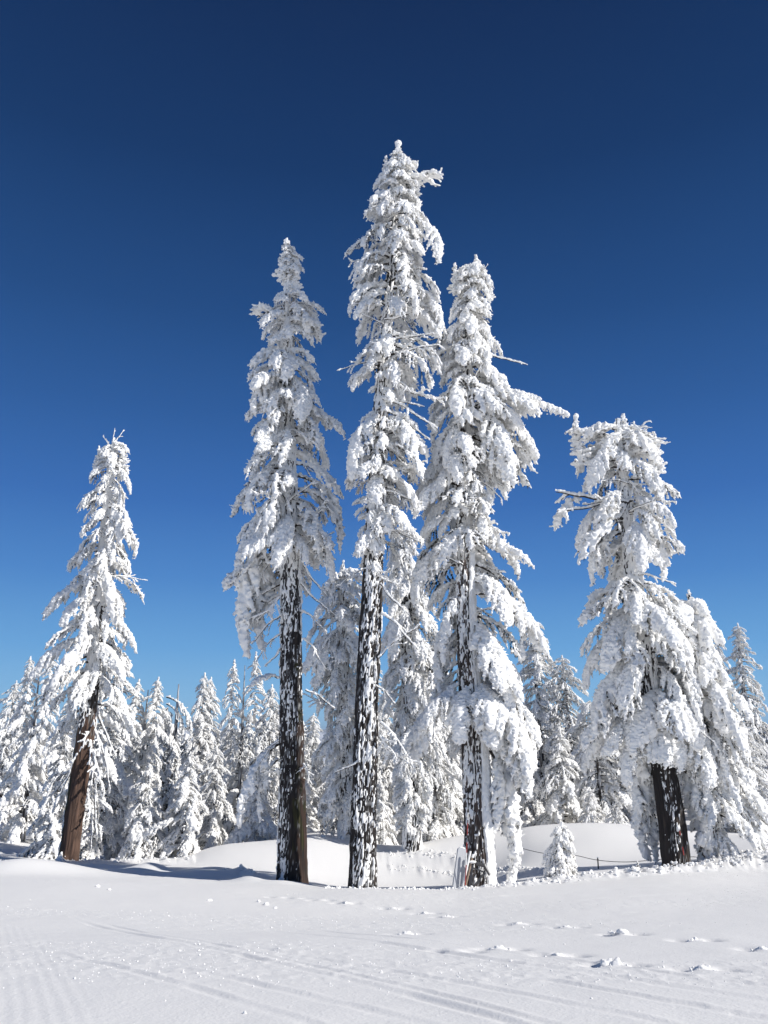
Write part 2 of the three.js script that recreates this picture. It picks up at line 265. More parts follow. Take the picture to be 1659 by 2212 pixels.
{ // far wooded hills beyond the valley
  const b = new Builder(), n = 260, rows = 12;
  for (let r = 0; r <= rows; r++) for (let j = 0; j <= n; j++) {
    const t = (-60 + 120 * j / n) * Math.PI / 180, f = r / rows, R = 2600 + 2600 * f;
    const crest = 62 + 34 * vn(t * 7, 1, 2) + 16 * vn(t * 22, 3, 2) + 6 * vn(t * 60, 5, 2), y = lerp(-200, crest, Math.pow(f, 1.3)) + 14 * vn(t * 40, f * 6, 8) * f;
    const wood = vn(t * 90, f * 14, 3) + 0.6 * vn(t * 240, f * 40, 6) > -0.05;
    b.vertex(Math.sin(t) * R, y, -Math.cos(t) * R, 0, 1, 0, wood ? [0.28, 0.31, 0.35] : [0.8, 0.81, 0.83]);
  }
  for (let r = 0; r < rows; r++) for (let j = 0; j < n; j++) { const a = r * (n + 1) + j, c = a + n + 1; b.i.push(a, a + 1, c, a + 1, c + 1, c); }
  const g = b.build(); g.computeVertexNormals(); top('hills', g, M.tree, null, null, null, 'structure');
}
scene.fog = new THREE.FogExp2(new THREE.Color().setRGB(0.62, 0.74, 0.92), 0.00012);

// ---------------------------------------------------------------- rime-laden boughs
const white = () => SNOW;
const NEEDLE = [[0.020, 0.026, 0.018], [0.03, 0.034, 0.02], [0.045, 0.042, 0.026], [0.016, 0.018, 0.016]], WOOD = [0.045, 0.036, 0.03];
function needles(out, p, dir, count, len, r) { for (let k = 0; k < count; k++) out.blade(p, [dir[0] + (r() - 0.5) * 1.5, dir[1] + (r() - 0.6) * 1.3, dir[2] + (r() - 0.5) * 1.5], len * (0.6 + 0.7 * r()), 0.012 + 0.012 * r(), NEEDLE[Math.floor(r() * 4)], r); }

// A bough growing along +x from the trunk and sagging, with side twigs in a fan, each plastered with rime lumps.
function makeBough({ L = 1.5, W = 0.55, p0 = 0.05, p1 = -1.25, rime = 0.05, lump = 0.065, dark = 0.2, seed = 1, cell = 0.023, hang = 0.5, gap = 0.1, start = 0.16 }) {
  const r = rng(seed), out = new Builder(), prims = [], spine = [], yawA = (r() - 0.5) * 0.7, N = Math.ceil(L / 0.06);
  let x = 0, y = 0, z = 0;
  for (let k = 0; k <= N; k++) { const t = k / N, pit = lerp(p0, p1, Math.pow(t, 0.8)), yaw = yawA * Math.sin(t * 2.6); spine.push([x, y, z, pit, yaw]); const s = L / N; x += Math.cos(pit) * Math.cos(yaw) * s; y += Math.sin(pit) * s; z += Math.cos(pit) * Math.sin(yaw) * s; }
  const sp = (t) => { const q = clamp(t, 0, 0.9999) * N, i = Math.floor(q), f = q - i, a = spine[i], b = spine[i + 1]; return [0, 1, 2, 3, 4].map((j) => lerp(a[j], b[j], f)); };
  const cap = (a, b, ra, rb) => prims.push([a[0], a[1], a[2], b[0], b[1], b[2], ra, rb]);
  const woodR = 0.014 + 0.012 * L;
  out.tube(spine.filter((_, i) => i % 3 === 0).map((s) => [s[0], s[1] - 0.012, s[2]]), spine.filter((_, i) => i % 3 === 0).map((_, i, a) => woodR * (1 - 0.8 * i / a.length)), WOOD);
  for (let k = 0; k < N; k++) { const a = spine[k], b = spine[k + 1], t = k / N, fr = rime * (0.75 + 0.5 * vn(k * 0.7, seed, 1)) * (0.8 + 0.4 * t); cap([a[0], a[1] + 0.012, a[2]], [b[0], b[1] + 0.012, b[2]], fr, fr); if (r() < 0.6) { const q = lump * (0.7 + 0.6 * r()); prims.push([a[0] + (r() - 0.5) * 0.06, a[1] + 0.02 + r() * 0.03, a[2] + (r() - 0.5) * 0.08, 0, 0, 0, q, -1]); } }
  let side = 1;
  for (let s = start * L; s < L; s += gap * (0.7 + 0.6 * r())) {
    const t = s / L, [px, py, pz, pit, yaw] = sp(t); side = -side;
    const len = W * (0.25 + 0.75 * Math.sin(Math.PI * Math.pow(clamp((t - start * 0.6) / (1 - start * 0.6), 0, 1), 0.75))) * (0.65 + 0.6 * r()) + 0.05;
    const ang = yaw + side * (0.55 + 0.6 * r()), bare = r() < dark, segs = Math.max(2, Math.ceil(len / 0.085)); let cx = px, cy = py, cz = pz, pp = pit * 0.75 + 0.1 * (r() - 0.3);
    for (let k = 0; k < segs; k++) {
      const st = len / segs; pp -= hang * (0.7 + 0.6 * r()) / segs * 1.4; pp = Math.max(pp, -1.5);
      const dx = Math.cos(pp) * Math.cos(ang), dy = Math.sin(pp), dz = Math.cos(pp) * Math.sin(ang), nx = cx + dx * st, ny = cy + dy * st, nz = cz + dz * st, fr = rime * (bare ? 0.42 : 0.85) * (0.75 + 0.5 * r());
      prims.push([cx, cy, cz, nx, ny, nz, fr, fr * 0.9]);
      if (!bare || r() < 0.35) { const q = lump * (0.55 + 0.75 * r()) * (bare ? 0.7 : 1), off = 0.035; prims.push([nx + (r() - 0.5) * off, ny + 0.012 + (r() - 0.3) * off, nz + (r() - 0.5) * off, 0, 0, 0, q, -1]); if (r() < 0.5) prims.push([nx + (r() - 0.5) * 0.1, ny + (r() - 0.5) * 0.07, nz + (r() - 0.5) * 0.1, 0, 0, 0, q * 0.7, -1]); }
      if (!bare) for (let f = 0; f < 2; f++) { const a = r() * 6.28, e = (r() - 0.25) * 1.6, ln = 0.06 + 0.07 * r(), ux = Math.cos(a), uz = Math.sin(a), ll = Math.hypot(1, e); prims.push([nx, ny, nz, nx + ux / ll * ln + dx * 0.03, ny + e / ll * ln * 0.8, nz + uz / ll * ln + dz * 0.03, fr * 0.7, 0.013]); }
      needles(out, [nx, ny - fr * 0.5, nz], [dx, dy - 0.45, dz], bare ? 13 : 6, bare ? 0.1 : 0.085 + rime * 0.4, r);
      cx = nx; cy = ny; cz = nz;
      if (k === segs - 1) for (let f = 0; f < 2; f++) { const e = (r() - 0.5) * 0.9, ln = 0.08 + 0.12 * r(); prims.push([nx, ny, nz, nx + dx * ln + (r() - 0.5) * 0.08, ny + (dy + e) * ln * 0.7, nz + dz * ln + (r() - 0.5) * 0.08, 0.02, 0.014]); }
    }
  }
  return finish(out, prims, cell, 0.008, 0.024, 0.056, spine[N]);
}
function finish(out, prims, cell, k, rough, size, tip) {
  const lo = [1e9, 1e9, 1e9], hi = [-1e9, -1e9, -1e9], m = 0.05;
  for (const q of prims) { if (q[7] < 0) { q[3] = q[0]; q[4] = q[1]; q[5] = q[2]; q[7] = q[6]; } for (let j = 0; j < 3; j++) { lo[j] = Math.min(lo[j], q[j] - q[6] - m, q[j + 3] - q[7] - m); hi[j] = Math.max(hi[j], q[j] + q[6] + m, q[j + 3] + q[7] + m); } }
  const f = new Field(lo, hi, cell, k); for (const q of prims) f.capsule(...q);
  f.mesh(out, white, rough, size);
  const g = out.build(); g.userData = { reach: hi[0] - 0.06, drop: -lo[1], rise: hi[1], tip }; return g;
}
// A dead branch: crooked, with a few twigs, rime along its upper and windward side.
function makeStick({ L = 2, sag = -0.25, rime = 0.04, twigs = 5, seed = 1, cell = 0.024 }) {
  const r = rng(seed), out = new Builder(), prims = []; let tip; const go = (p, dir, len, ra, wood, depth) => {
    const n = Math.max(2, Math.ceil(len / 0.13)); let [x, y, z] = p, [ya, pi] = dir; const pts = [[x, y, z]];
    for (let k = 0; k < n; k++) {
      const s = len / n; ya += (r() - 0.5) * 0.3; pi += (r() - 0.5) * 0.3 + sag / n; const nx = x + Math.cos(pi) * Math.cos(ya) * s, ny = y + Math.sin(pi) * s, nz = z + Math.cos(pi) * Math.sin(ya) * s, t = k / n, q = ra * (1 - 0.45 * t) * (0.8 + 0.4 * r());
      prims.push([x, y + wood * 0.9, z + 0.008, nx, ny + wood * 0.9, nz + 0.008, q, q * 0.95]); if (r() < 0.55) prims.push([nx + (r() - 0.5) * 0.03, ny + 0.02, nz + (r() - 0.5) * 0.03, 0, 0, 0, q * (1 + 0.4 * r()), -1]);
      x = nx; y = ny; z = nz; pts.push([x, y, z]);
      if (depth < 2 && r() < twigs / n * (depth ? 0.5 : 1)) go([x, y, z], [ya + (r() < 0.5 ? -1 : 1) * (0.5 + 0.6 * r()), pi + (r() - 0.6) * 0.7], len * (0.18 + 0.3 * r()) * (1 - 0.4 * t), ra * 0.75, wood * 0.5, depth + 1);
    }
    if (depth === 0) tip = [x, y, z];
    out.tube(pts.map((q) => [q[0], q[1] - ra * 0.5, q[2] - 0.008]), pts.map((_, k) => wood * (1 - 0.7 * k / n)), WOOD, 5);
  };
  go([0, 0, 0], [0, 0], L, rime, 0.022, 0);
  return finish(out, prims, cell, 0.009, 0.012, 0.05, tip);
}
// The narrow leader at the top of a tree, growing up +y.
function makeLeader({ L = 1.6, W = 0.34, lump = 0.075, seed = 1 }) {
  const r = rng(seed), out = new Builder(), prims = []; let x = 0, z = 0;
  for (let y = 0; y < L; y += 0.055) {
    const t = y / L, w = W * Math.pow(1 - t, 0.8) + 0.03; x += (r() - 0.5) * 0.02; z += (r() - 0.5) * 0.02;
    prims.push([x, y, z, x, y + 0.06, z, 0.06 * (1 - t * 0.5), 0.055 * (1 - t * 0.5)]);
    for (let k = 0; k < 4; k++) { const a = r() * 6.28, q = w * (0.3 + 0.75 * r()), up = (r() - 0.35) * 0.12, R = lump * (0.5 + 0.6 * r()) * (1 - 0.45 * t); prims.push([x + Math.cos(a) * q * 0.4, y, z + Math.sin(a) * q * 0.4, x + Math.cos(a) * q, y + up, z + Math.sin(a) * q, R * 0.7, R]); if (r() < 0.3) needles(out, [x + Math.cos(a) * q, y - 0.03, z + Math.sin(a) * q], [Math.cos(a), -0.5, Math.sin(a)], 4, 0.11, r); }
  }
  return finish(out, prims, 0.024, 0.009, 0.02, 0.06);
}
const POOL = {
  full: [1, 2, 3, 4, 5, 6].map((s) => makeBough({ L: 1.55 + 0.1 * (s % 3), W: 0.5 + 0.06 * (s % 2), p0: 0.12 - 0.1 * (s % 3), p1: -1.1 - 0.07 * s, rime: 0.034, lump: 0.048, dark: 0.24 + 0.03 * s, seed: s * 11 })),
  fat: [1, 2, 3, 4].map((s) => makeBough({ L: 1.45, W: 0.48, p0: 0.1, p1: -1.25 - 0.06 * s, rime: 0.04, lump: 0.06, dark: 0.2, seed: s * 17 + 3, hang: 0.7 })),
  big: [1, 2, 3, 4].map((s) => makeBough({ L: 2.3, W: 0.74, p0: 0.1, p1: -1.15 - 0.07 * s, rime: 0.042, lump: 0.06, dark: 0.22, seed: s * 53 + 3, hang: 0.75, gap: 0.085 })),
  limb: [1, 2].map((s) => makeBough({ L: 3.4, W: 0.3, p0: -0.12, p1: -0.42, rime: 0.042, lump: 0.058, dark: 0.15, seed: s * 61 + 2, hang: 0.9, gap: 0.085, start: 0.08 })),
  thin: [1, 2, 3, 4].map((s) => makeBough({ L: 1.7, W: 0.42, p0: -0.05, p1: -0.95 - 0.1 * s, rime: 0.03, lump: 0.042, dark: 0.42, seed: s * 23 + 5, gap: 0.11, start: 0.22 })),
  green: [1, 2].map((s) => makeBough({ L: 1.5, W: 0.46, p0: 0, p1: -1.15, rime: 0.026, lump: 0.04, dark: 0.85, seed: s * 43 + 5, gap: 0.085 })),
  short: [1, 2, 3, 4].map((s) => makeBough({ L: 0.85, W: 0.3, p0: 0.1, p1: -0.75 - 0.1 * s, rime: 0.035, lump: 0.05, dark: 0.22, seed: s * 29 + 7, start: 0.1 })),
  pad: [1, 2, 3].map((s) => makeBough({ L: 0.75, W: 0.3, p0: 0.15, p1: -1.25, rime: 0.05, lump: 0.075, dark: 0.05, seed: s * 67 + 1, hang: 0.9, gap: 0.085, start: 0.1 })),
  drape: [1, 2, 3].map((s) => makeBough({ L: 2.2, W: 0.5, p0: -0.35, p1: -1.5, rime: 0.038, lump: 0.054, dark: 0.22, seed: s * 31 + 9, hang: 0.9 })),
  stick: [1, 2, 3, 4, 5].map((s) => makeStick({ L: 2, sag: -0.15 - 0.12 * (s % 3), rime: 0.03 + 0.006 * (s % 3), twigs: 3 + s, seed: s * 37 + 1 })),
  leader: [1, 2, 3, 4].map((s) => makeLeader({ L: 1.5, W: 0.26 + 0.06 * (s % 3), lump: 0.06, seed: s * 41 })),
};

// ---------------------------------------------------------------- trunks with furrowed bark and plastered rime
const dusted = (c, cov, n) => (n > 0.66 - 0.8 * Math.max(0, cov - 0.15) && cov > 0.15 ? [0.24, 0.24, 0.24] : c);   // thin hoar frost caught in the bark
function trunkMeshes(axis, tones, cover, seed, crustDepth, far) {
  // axis: [[Vector3, radius] ...] from the base up; tones(a, u, h) -> colour; cover(side, front, h) -> share of the bark that is plastered
  const total = axis[axis.length - 1][0].y - axis[0][0].y, NT = far ? 88 : 132, NH = 2 * Math.ceil(total / (far ? 0.14 : 0.09)), y0 = axis[0][0].y;
  const atH = (h) => { const y = y0 + h; let k = 0; while (k < axis.length - 2 && y > axis[k + 1][0].y) k++; const t = clamp((y - axis[k][0].y) / (axis[k + 1][0].y - axis[k][0].y), 0, 1); return [lerp(axis[k][0].x, axis[k + 1][0].x, t), lerp(axis[k][0].z, axis[k + 1][0].z, t), lerp(axis[k][1], axis[k + 1][1], t)]; };
  const bark = new Builder(), crust = new Builder(), base = axis[0][0], ids = new Int32Array((NH + 1) * NT).fill(-1), thick = new Float32Array((NH + 1) * NT), pos = [];
  for (let i = 0; i <= NH; i++) {
    const h = total * i / NH, [cx, cz, R] = atH(h), flare = 1 + 0.1 * Math.exp(-h / 0.4);
    for (let j = 0; j < NT; j++) {
      const a = j / NT * Math.PI * 2, c = Math.cos(a), s = Math.sin(a), u = a * 5.6 + 0.6 * vn(h * 0.9, a * 3, seed) ;
      const furrow = Math.pow(Math.abs(vn(c * R * 13 + 0.3 * vn(h * 2, a * 4, seed + 3), h * 1.6 + seed, s * R * 13)), 0.7), scale = 0.5 * vn(c * R * 22, h * 9, s * R * 22);
      const rel = R * flare * (1 + 0.05 * vn(c * 1.5, h * 0.6, s * 1.5 + seed)) + (0.06 * furrow - 0.025 + 0.012 * scale) * Math.min(1, R / 0.3);
      bark.vertex(cx + c * rel - base.x, h, cz + s * rel - base.z, c, 0, s, dusted(tones(a, furrow, h, vn(c * R * 9 + seed, h * 2.2, s * R * 9)), cover(c, s, h), vn(c * R * 38, h * 14, s * R * 38 + 7) + 0.5 * vn(c * R * 60, h * 30, s * R * 60)));
      const cov = cover(c, s, h), n = 0.5 + 0.5 * (0.5 * vn(c * R * 26 + seed, h * 5.5, s * R * 26) + 0.55 * vn(c * R * 46, h * 15, s * R * 46 + seed) + 0.25 * vn(c * 2, h * 0.9, s * 2 + seed) + 0.5 * (furrow - 0.4)), t = n - (1 - cov);
      const o = i * NT + j; thick[o] = t > 0 ? crustDepth * Math.sqrt(Math.min(1, t * 4)) * (0.75 + 0.5 * vn(c * R * 30, h * 26, s * R * 30)) : -0.02; pos.push(rel);
    }
  }
  const vtx = (i, j) => { j %= NT; const o = i * NT + j; if (ids[o] < 0) { const h = total * i / NH, [cx, cz] = atH(h), a = j / NT * Math.PI * 2, q = pos[o] + thick[o]; ids[o] = crust.vertex(cx + Math.cos(a) * q - base.x, h, cz + Math.sin(a) * q - base.z, Math.cos(a), 0, Math.sin(a), SNOW); } return ids[o]; };
  for (let i = 0; i < NH; i++) for (let j = 0; j < NT; j++) {
    const a = i * NT + j, b = i * NT + (j + 1) % NT, c = a + 2 * NT, d = b + 2 * NT; if (i % 2 === 0) bark.i.push(a, c, b, b, c, d);
    const w = [i * NT + j, i * NT + (j + 1) % NT, (i + 1) * NT + j, (i + 1) * NT + (j + 1) % NT]; if (w.some((o) => thick[o] > 0)) { const e = vtx(i, j), f = vtx(i, j + 1), g = vtx(i + 1, j), k = vtx(i + 1, j + 1); crust.i.push(e, g, f, f, g, k); }
  }
  const gb = bark.build(), gc = crust.i.length ? crust.build() : null; gb.computeVertexNormals(); if (gc) gc.computeVertexNormals(); return [gb, gc];
}
const BLACKBARK = (a, f, h, n) => { const d = 0.35 + 0.9 * f; return n > 0.42 ? [0.05 * d, 0.036 * d, 0.028 * d] : [0.022 * d + 0.004, 0.017 * d + 0.003, 0.015 * d + 0.003]; };

// ---------------------------------------------------------------- the large trees, built bough by bough
// outline: [py, left px, right px] of the crown; stem: [px, py, width px]; both read against the sky and placed D metres away.
function bigTree({ name = 'fir_tree', label, D, stem, outline, seed, density = 1, mix = ['full', 'full', 'fat', 'thin', 'short'], cover, tones = BLACKBARK, frontFree, crustDepth = 0.045, sticks = [], drapes = [], leaders = [], skip, green = 0.13, shrink = 0.9, least = 0.3, twiggy = 0.07, small = 'short' }) {
  const r = rng(seed), base = at(stem[0][0], stem[0][1], D); base.y = Math.min(base.y, H(base.x, base.z, false)) - 0.12;
  const t = thing(name, label, 'tree', base);
  const axis = stem.map(([px, py, w], k) => { const p = k ? at(px, py, D) : base.clone(); return [p, w / 2 * perPixel(p)]; });
  const [gb, gc] = trunkMeshes(axis, tones, cover, seed, crustDepth, D > 26);
  part('trunk', gb, M.bark, t); if (gc) part('rime_crust', gc, M.rime, t);
  const ys = outline.map(([py, l, rr]) => { const y = at(829, py, D).y, a = at(l, py, D).x, b = at(rr, py, D).x; return [y, a, b]; }).reverse();
  const left = curve(ys.map((q) => [q[0], q[1]])), right = curve(ys.map((q) => [q[0], q[2]])), yLow = ys[0][0], yTop = ys[ys.length - 1][0];
  const sx = curve(axis.map(([p]) => [p.y, p.x])), sR = curve(axis.map(([p, q]) => [p.y, q]));
  const reachAt = (y, c) => { y = clamp(y, yLow, yTop); const x = sx(y), l = x - left(y), q = right(y) - x, side = c > 0 ? q : l, deep = (Math.abs(l) + Math.abs(q)) / 2; return Math.max(0.05, (side * c * c + deep * (1 - c * c)) * shrink); };
  let phi = r() * 6.28, count = 0;
  for (let y = yTop - 0.25; y > yLow - 0.1 && count < 280;) {
    phi += 2.39996 + (r() - 0.5) * 0.9; const c = Math.cos(phi), s = Math.sin(phi);                       // s > 0: away from the camera
    let reach = reachAt(y, c), kind = mix[Math.floor(r() * mix.length)]; if (reach < 0.75 || y > yTop - 1.2) kind = small; else if (r() < green) kind = 'green';
    if ((kind === 'full' || kind === 'fat') && reach > 1.45) kind = 'big';
    const pool = POOL[kind], g = pool[Math.floor(r() * pool.length)], ud = g.userData; let sc = reach / ud.reach;
    for (let k = 0; k < 2; k++) sc = clamp(reachAt(y - 0.55 * ud.drop * sc, c) / ud.reach, least, 1.55);
    sc *= 0.7 + 0.48 * r(); const drop = ud.drop * sc; y -= 0.105 * Math.max(0.45, sc) / density * (0.7 + 0.6 * r()) * (kind === 'short' ? 0.7 : 1);
    if (y - drop * 0.85 < yLow - 0.15 && r() < 0.8) continue;
    if (frontFree && s < -0.35 && y < frontFree) continue;
    if (skip && skip(y, c, s, r)) continue;
    const m = part('bough', g, M.tree, t); m.position.set(sx(y) + c * sR(y) * 0.6 - base.x, y - base.y, -s * sR(y) * 0.6);
    m.rotation.set((r() - 0.5) * 0.7, phi, (r() - 0.45) * 0.45, 'YZX');
    if (r() < twiggy) { const tg = POOL.stick[Math.floor(r() * 5)], w = part('bare_branch', tg, M.tree, t), ts = reachAt(y, c) * (0.7 + 0.55 * r()) / 1.9; w.position.copy(m.position); w.position.y += 0.2 * (r() - 0.5); w.rotation.set(r() * 6, phi + (r() - 0.5), (r() - 0.6) * 0.7, 'YZX'); w.scale.set(ts, (ts + 0.6) / 2, (ts + 0.6) / 2); } m.scale.set(sc, sc * (0.9 + 0.25 * r()), sc * (0.9 + 0.3 * r())); count++;
  }
  for (const [px, py, h, k] of leaders) { const g = POOL.leader[k % 4], a = at(px, py, D), hh = h * perPixel(a), m = part('leader', g, M.tree, t); m.position.copy(a).sub(base); m.position.y -= hh; m.scale.set(hh / 1.5 * 1.1, hh / 1.5, hh / 1.5 * 1.1); m.rotation.y = k * 1.3; }
  sticks.forEach(([x0, y0, x1, y1, dz = 0, thick = 1], k) => {                                             // dead branches from pixel to pixel
    const a = at(x0, y0, D - (dz > 0 ? 0.3 : -0.1)), b = at(x1, y1, D - dz), g = POOL.stick[k % 5], m = part('bare_branch', g, M.tree, t), d = b.clone().sub(a), l = d.length(), s = l / Math.max(1.6, Math.hypot(...g.userData.tip));
    const w = s * thick + (1 - s) * 0.5, [tx, ty, tz] = g.userData.tip, Y = ty * w / s, Z = tz * w / s; m.scale.set(s, w, w);
    m.position.copy(a).sub(base); m.rotation.set(0, Math.atan2(-d.z, d.x) + Math.atan2(Z, tx), Math.asin(d.y / l) - Math.atan2(Y, Math.hypot(tx, Z)), 'YZX');
  });
  drapes.forEach(([x0, y0, x1, y1, kind = 'drape', dz = 0, wide = 1], k) => {                               // single boughs hung from pixel to pixel (attachment, tip)
    const a = at(x0, y0, D), b = at(x1, y1, D - dz); if (kind === 'fat' && a.distanceTo(b) > 1.4) kind = 'big'; const pool = POOL[kind], g = pool[k % pool.length], tip = g.userData.tip, m = part('bough', g, M.tree, t), dx = Math.hypot(b.x - a.x, b.z - a.z), dy = b.y - a.y, ls = Math.hypot(dx, dy), lt = Math.hypot(tip[0], tip[1]), s = ls / lt;
    m.position.copy(a).sub(base); m.rotation.set(0, Math.atan2(-(b.z - a.z), b.x - a.x), Math.atan2(dy, dx) - Math.atan2(tip[1], tip[0]), 'YZX'); m.scale.set(s, s, s * wide);
  });
  return t;
}

const bands = (D, list, keep = 0.12) => { const ys = list.map(([a, b]) => [at(829, b, D).y, at(829, a, D).y]); return (y, r) => ys.some(([lo, hi]) => y > lo && y < hi) && r() > keep; };   // heights where few boughs grow
const side = (f) => f;                                              // (towards the right, towards the camera, height) -> share plastered
bigTree({
  label: 'tallest frosted fir with a white-speckled trunk rising bare between its two neighbours', D: 23.5, seed: 5, density: 1.3, skip: ((b) => (y, c, s, r) => b(y, r))(bands(23.5, [[655, 715], [800, 885], [1045, 1092]])),
  stem: [[783, 1920, 60], [786, 1750, 54], [793, 1500, 49], [805, 1250, 43], [815, 1000, 36], [828, 800, 27], [845, 600, 18], [858, 420, 9], [860, 330, 3]],
  outline: [[318, 856, 866], [340, 842, 882], [380, 812, 915], [420, 797, 915], [450, 788, 922], [490, 772, 928], [530, 768, 944], [560, 765, 946], [600, 762, 938], [640, 755, 942], [680, 766, 950], [705, 800, 935], [722, 818, 915], [750, 790, 925], [790, 756, 942], [825, 768, 945], [850, 806, 905], [892, 806, 900], [915, 782, 898], [950, 760, 902], [1000, 758, 908], [1040, 760, 914], [1075, 762, 915], [1110, 784, 910], [1150, 780, 905], [1190, 778, 900], [1215, 790, 880]],
  cover: side((c, f, h) => (h < 0.3 ? 0.28 : 0.38) + 0.06 * f + (c < -0.75 ? -0.2 : 0) + (c > 0.8 ? -0.14 : 0) + (h > 7 ? 0.05 : 0) + (h > 10 ? 0.1 : 0)),
  leaders: [[861, 308, 130, 0], [836, 338, 60, 1]],
  drapes: [[868, 400, 940, 385, 'short'], [900, 480, 954, 565, 'fat', .2], [820, 520, 748, 552, 'thin'], [880, 620, 953, 700, 'fat', .3], [822, 620, 756, 668, 'full', .4], [822, 790, 762, 832, 'fat', .2], [830, 900, 770, 1010, 'fat', .9], [840, 905, 890, 985, 'fat', .9], [830, 1075, 766, 1085, 'thin'], [870, 745, 935, 790, 'thin', .3]],
  sticks: [[830, 690, 905, 668, .8], [825, 660, 765, 655, .7], [830, 740, 935, 720, .6], [825, 782, 741, 797, .2], [830, 800, 950, 870, .4], [828, 850, 915, 880, .3], [826, 860, 945, 925, .4], [824, 880, 925, 950, .2], [840, 780, 945, 745, .5], [822, 1005, 908, 1000, .4], [828, 700, 780, 678, .8], [818, 1060, 905, 1085, .3], [822, 1140, 905, 1170, .3], [805, 1225, 745, 1255, .2], [815, 1230, 850, 1265, .2], [822, 1260, 880, 1330, .3], [825, 1325, 900, 1400, .3], [818, 1420, 905, 1350, .3], [822, 1560, 885, 1655, .4], [820, 1590, 890, 1650, .2], [780, 1640, 725, 1670, .2], [818, 1730, 835, 1760, .3], [812, 1480, 850, 1520, .3]],
});
bigTree({
  label: 'slim frosted fir with a black wet trunk and a ragged two-sided top', D: 25, seed: 11, density: 1.15, mix: ['full', 'full', 'fat', 'thin', 'thin', 'short'],
  stem: [[631, 1900, 64], [632, 1780, 56], [629, 1500, 50], [628, 1300, 45], [625, 1100, 38], [618, 900, 30], [619, 700, 19], [622, 580, 9], [624, 520, 3]],
  outline: [[522, 616, 633], [560, 603, 654], [600, 600, 658], [630, 596, 642], [648, 580, 660], [660, 558, 690], [690, 560, 698], [715, 570, 690], [745, 576, 655], [768, 540, 684], [800, 530, 694], [850, 524, 698], [900, 518, 702], [935, 520, 730], [960, 522, 725], [1000, 525, 712], [1040, 525, 722], [1080, 516, 722], [1120, 512, 728], [1160, 508, 726], [1200, 508, 720], [1250, 509, 700], [1300, 510, 680], [1350, 515, 640]],
  frontFree: at(629, 1170, 25).y,
  skip: ((b) => (y, c, s, r) => (y < at(629, 1200, 25).y && c > 0.3) || b(y, r))(bands(25, [[582, 632], [720, 752], [955, 1000]])),
  cover: side((c, f, h) => (h < 2.2 ? (c < -0.15 ? 0.36 : 0.12) : h < 4 ? (c < 0.1 ? 0.36 : 0.2) : h < 7.5 ? (c < 0.5 ? 0.37 : 0.3) : h < 9.5 ? 0.44 : h < 11 ? 0.52 : 0.6) + 0.04 * f),
  tones: (a, f, h, n) => { const d = 0.3 + 0.9 * f, c = Math.cos(a); if (c > 0.74 + 0.7 * n && h < 4.6) return [0.06 * d, 0.034 * d, 0.024 * d]; if (c > 0.1 && n > 0.15 && h > 1 && h < 6.5) return [0.04 * d, 0.036 * d, 0.012 * d]; return BLACKBARK(a, f, h, n); },
  leaders: [[622, 518, 100, 1], [640, 560, 80, 2]],
  drapes: [[618, 700, 558, 660, 'short', .2], [632, 660, 700, 672, 'full', .3], [640, 690, 690, 725, 'thin', .2], [650, 900, 742, 935, 'full', .3], [600, 1130, 530, 1392, 'drape', .2, 1.2], [600, 1180, 556, 1385, 'drape', -.3], [590, 1100, 512, 1250, 'drape', .4], [600, 1465, 545, 1478, 'fat', .3, 1.6], [604, 1605, 520, 1770, 'drape', .5, 1.3], [600, 1640, 560, 1760, 'drape', .1, 1.2], [655, 1130, 722, 1245, 'drape', .3], [650, 1060, 730, 1160, 'full', .4], [620, 810, 545, 880, 'full', .9], [630, 830, 670, 900, 'fat', 1.0], [600, 1010, 540, 1090, 'full', .8], [640, 900, 690, 960, 'thin', .9]],
  sticks: [[650, 1260, 720, 1330, .3], [652, 1320, 700, 1360, .2], [606, 1330, 545, 1390, .2], [606, 1370, 560, 1420, .3], [604, 1290, 540, 1340, .2], [606, 1400, 578, 1440, .4, 1.3], [656, 1380, 700, 1440, .2], [655, 1180, 720, 1150, .4], [600, 1200, 560, 1260, .3], [640, 1130, 700, 1085, .6], [655, 1220, 705, 1290, .4], [602, 1600, 560, 1650, .4], [660, 1490, 720, 1530, .2], [655, 1650, 665, 1680, .4], [600, 1660, 590, 1668, .4], [598, 1090, 580, 1062, .8], [610, 1100, 680, 1040, .7]],
});
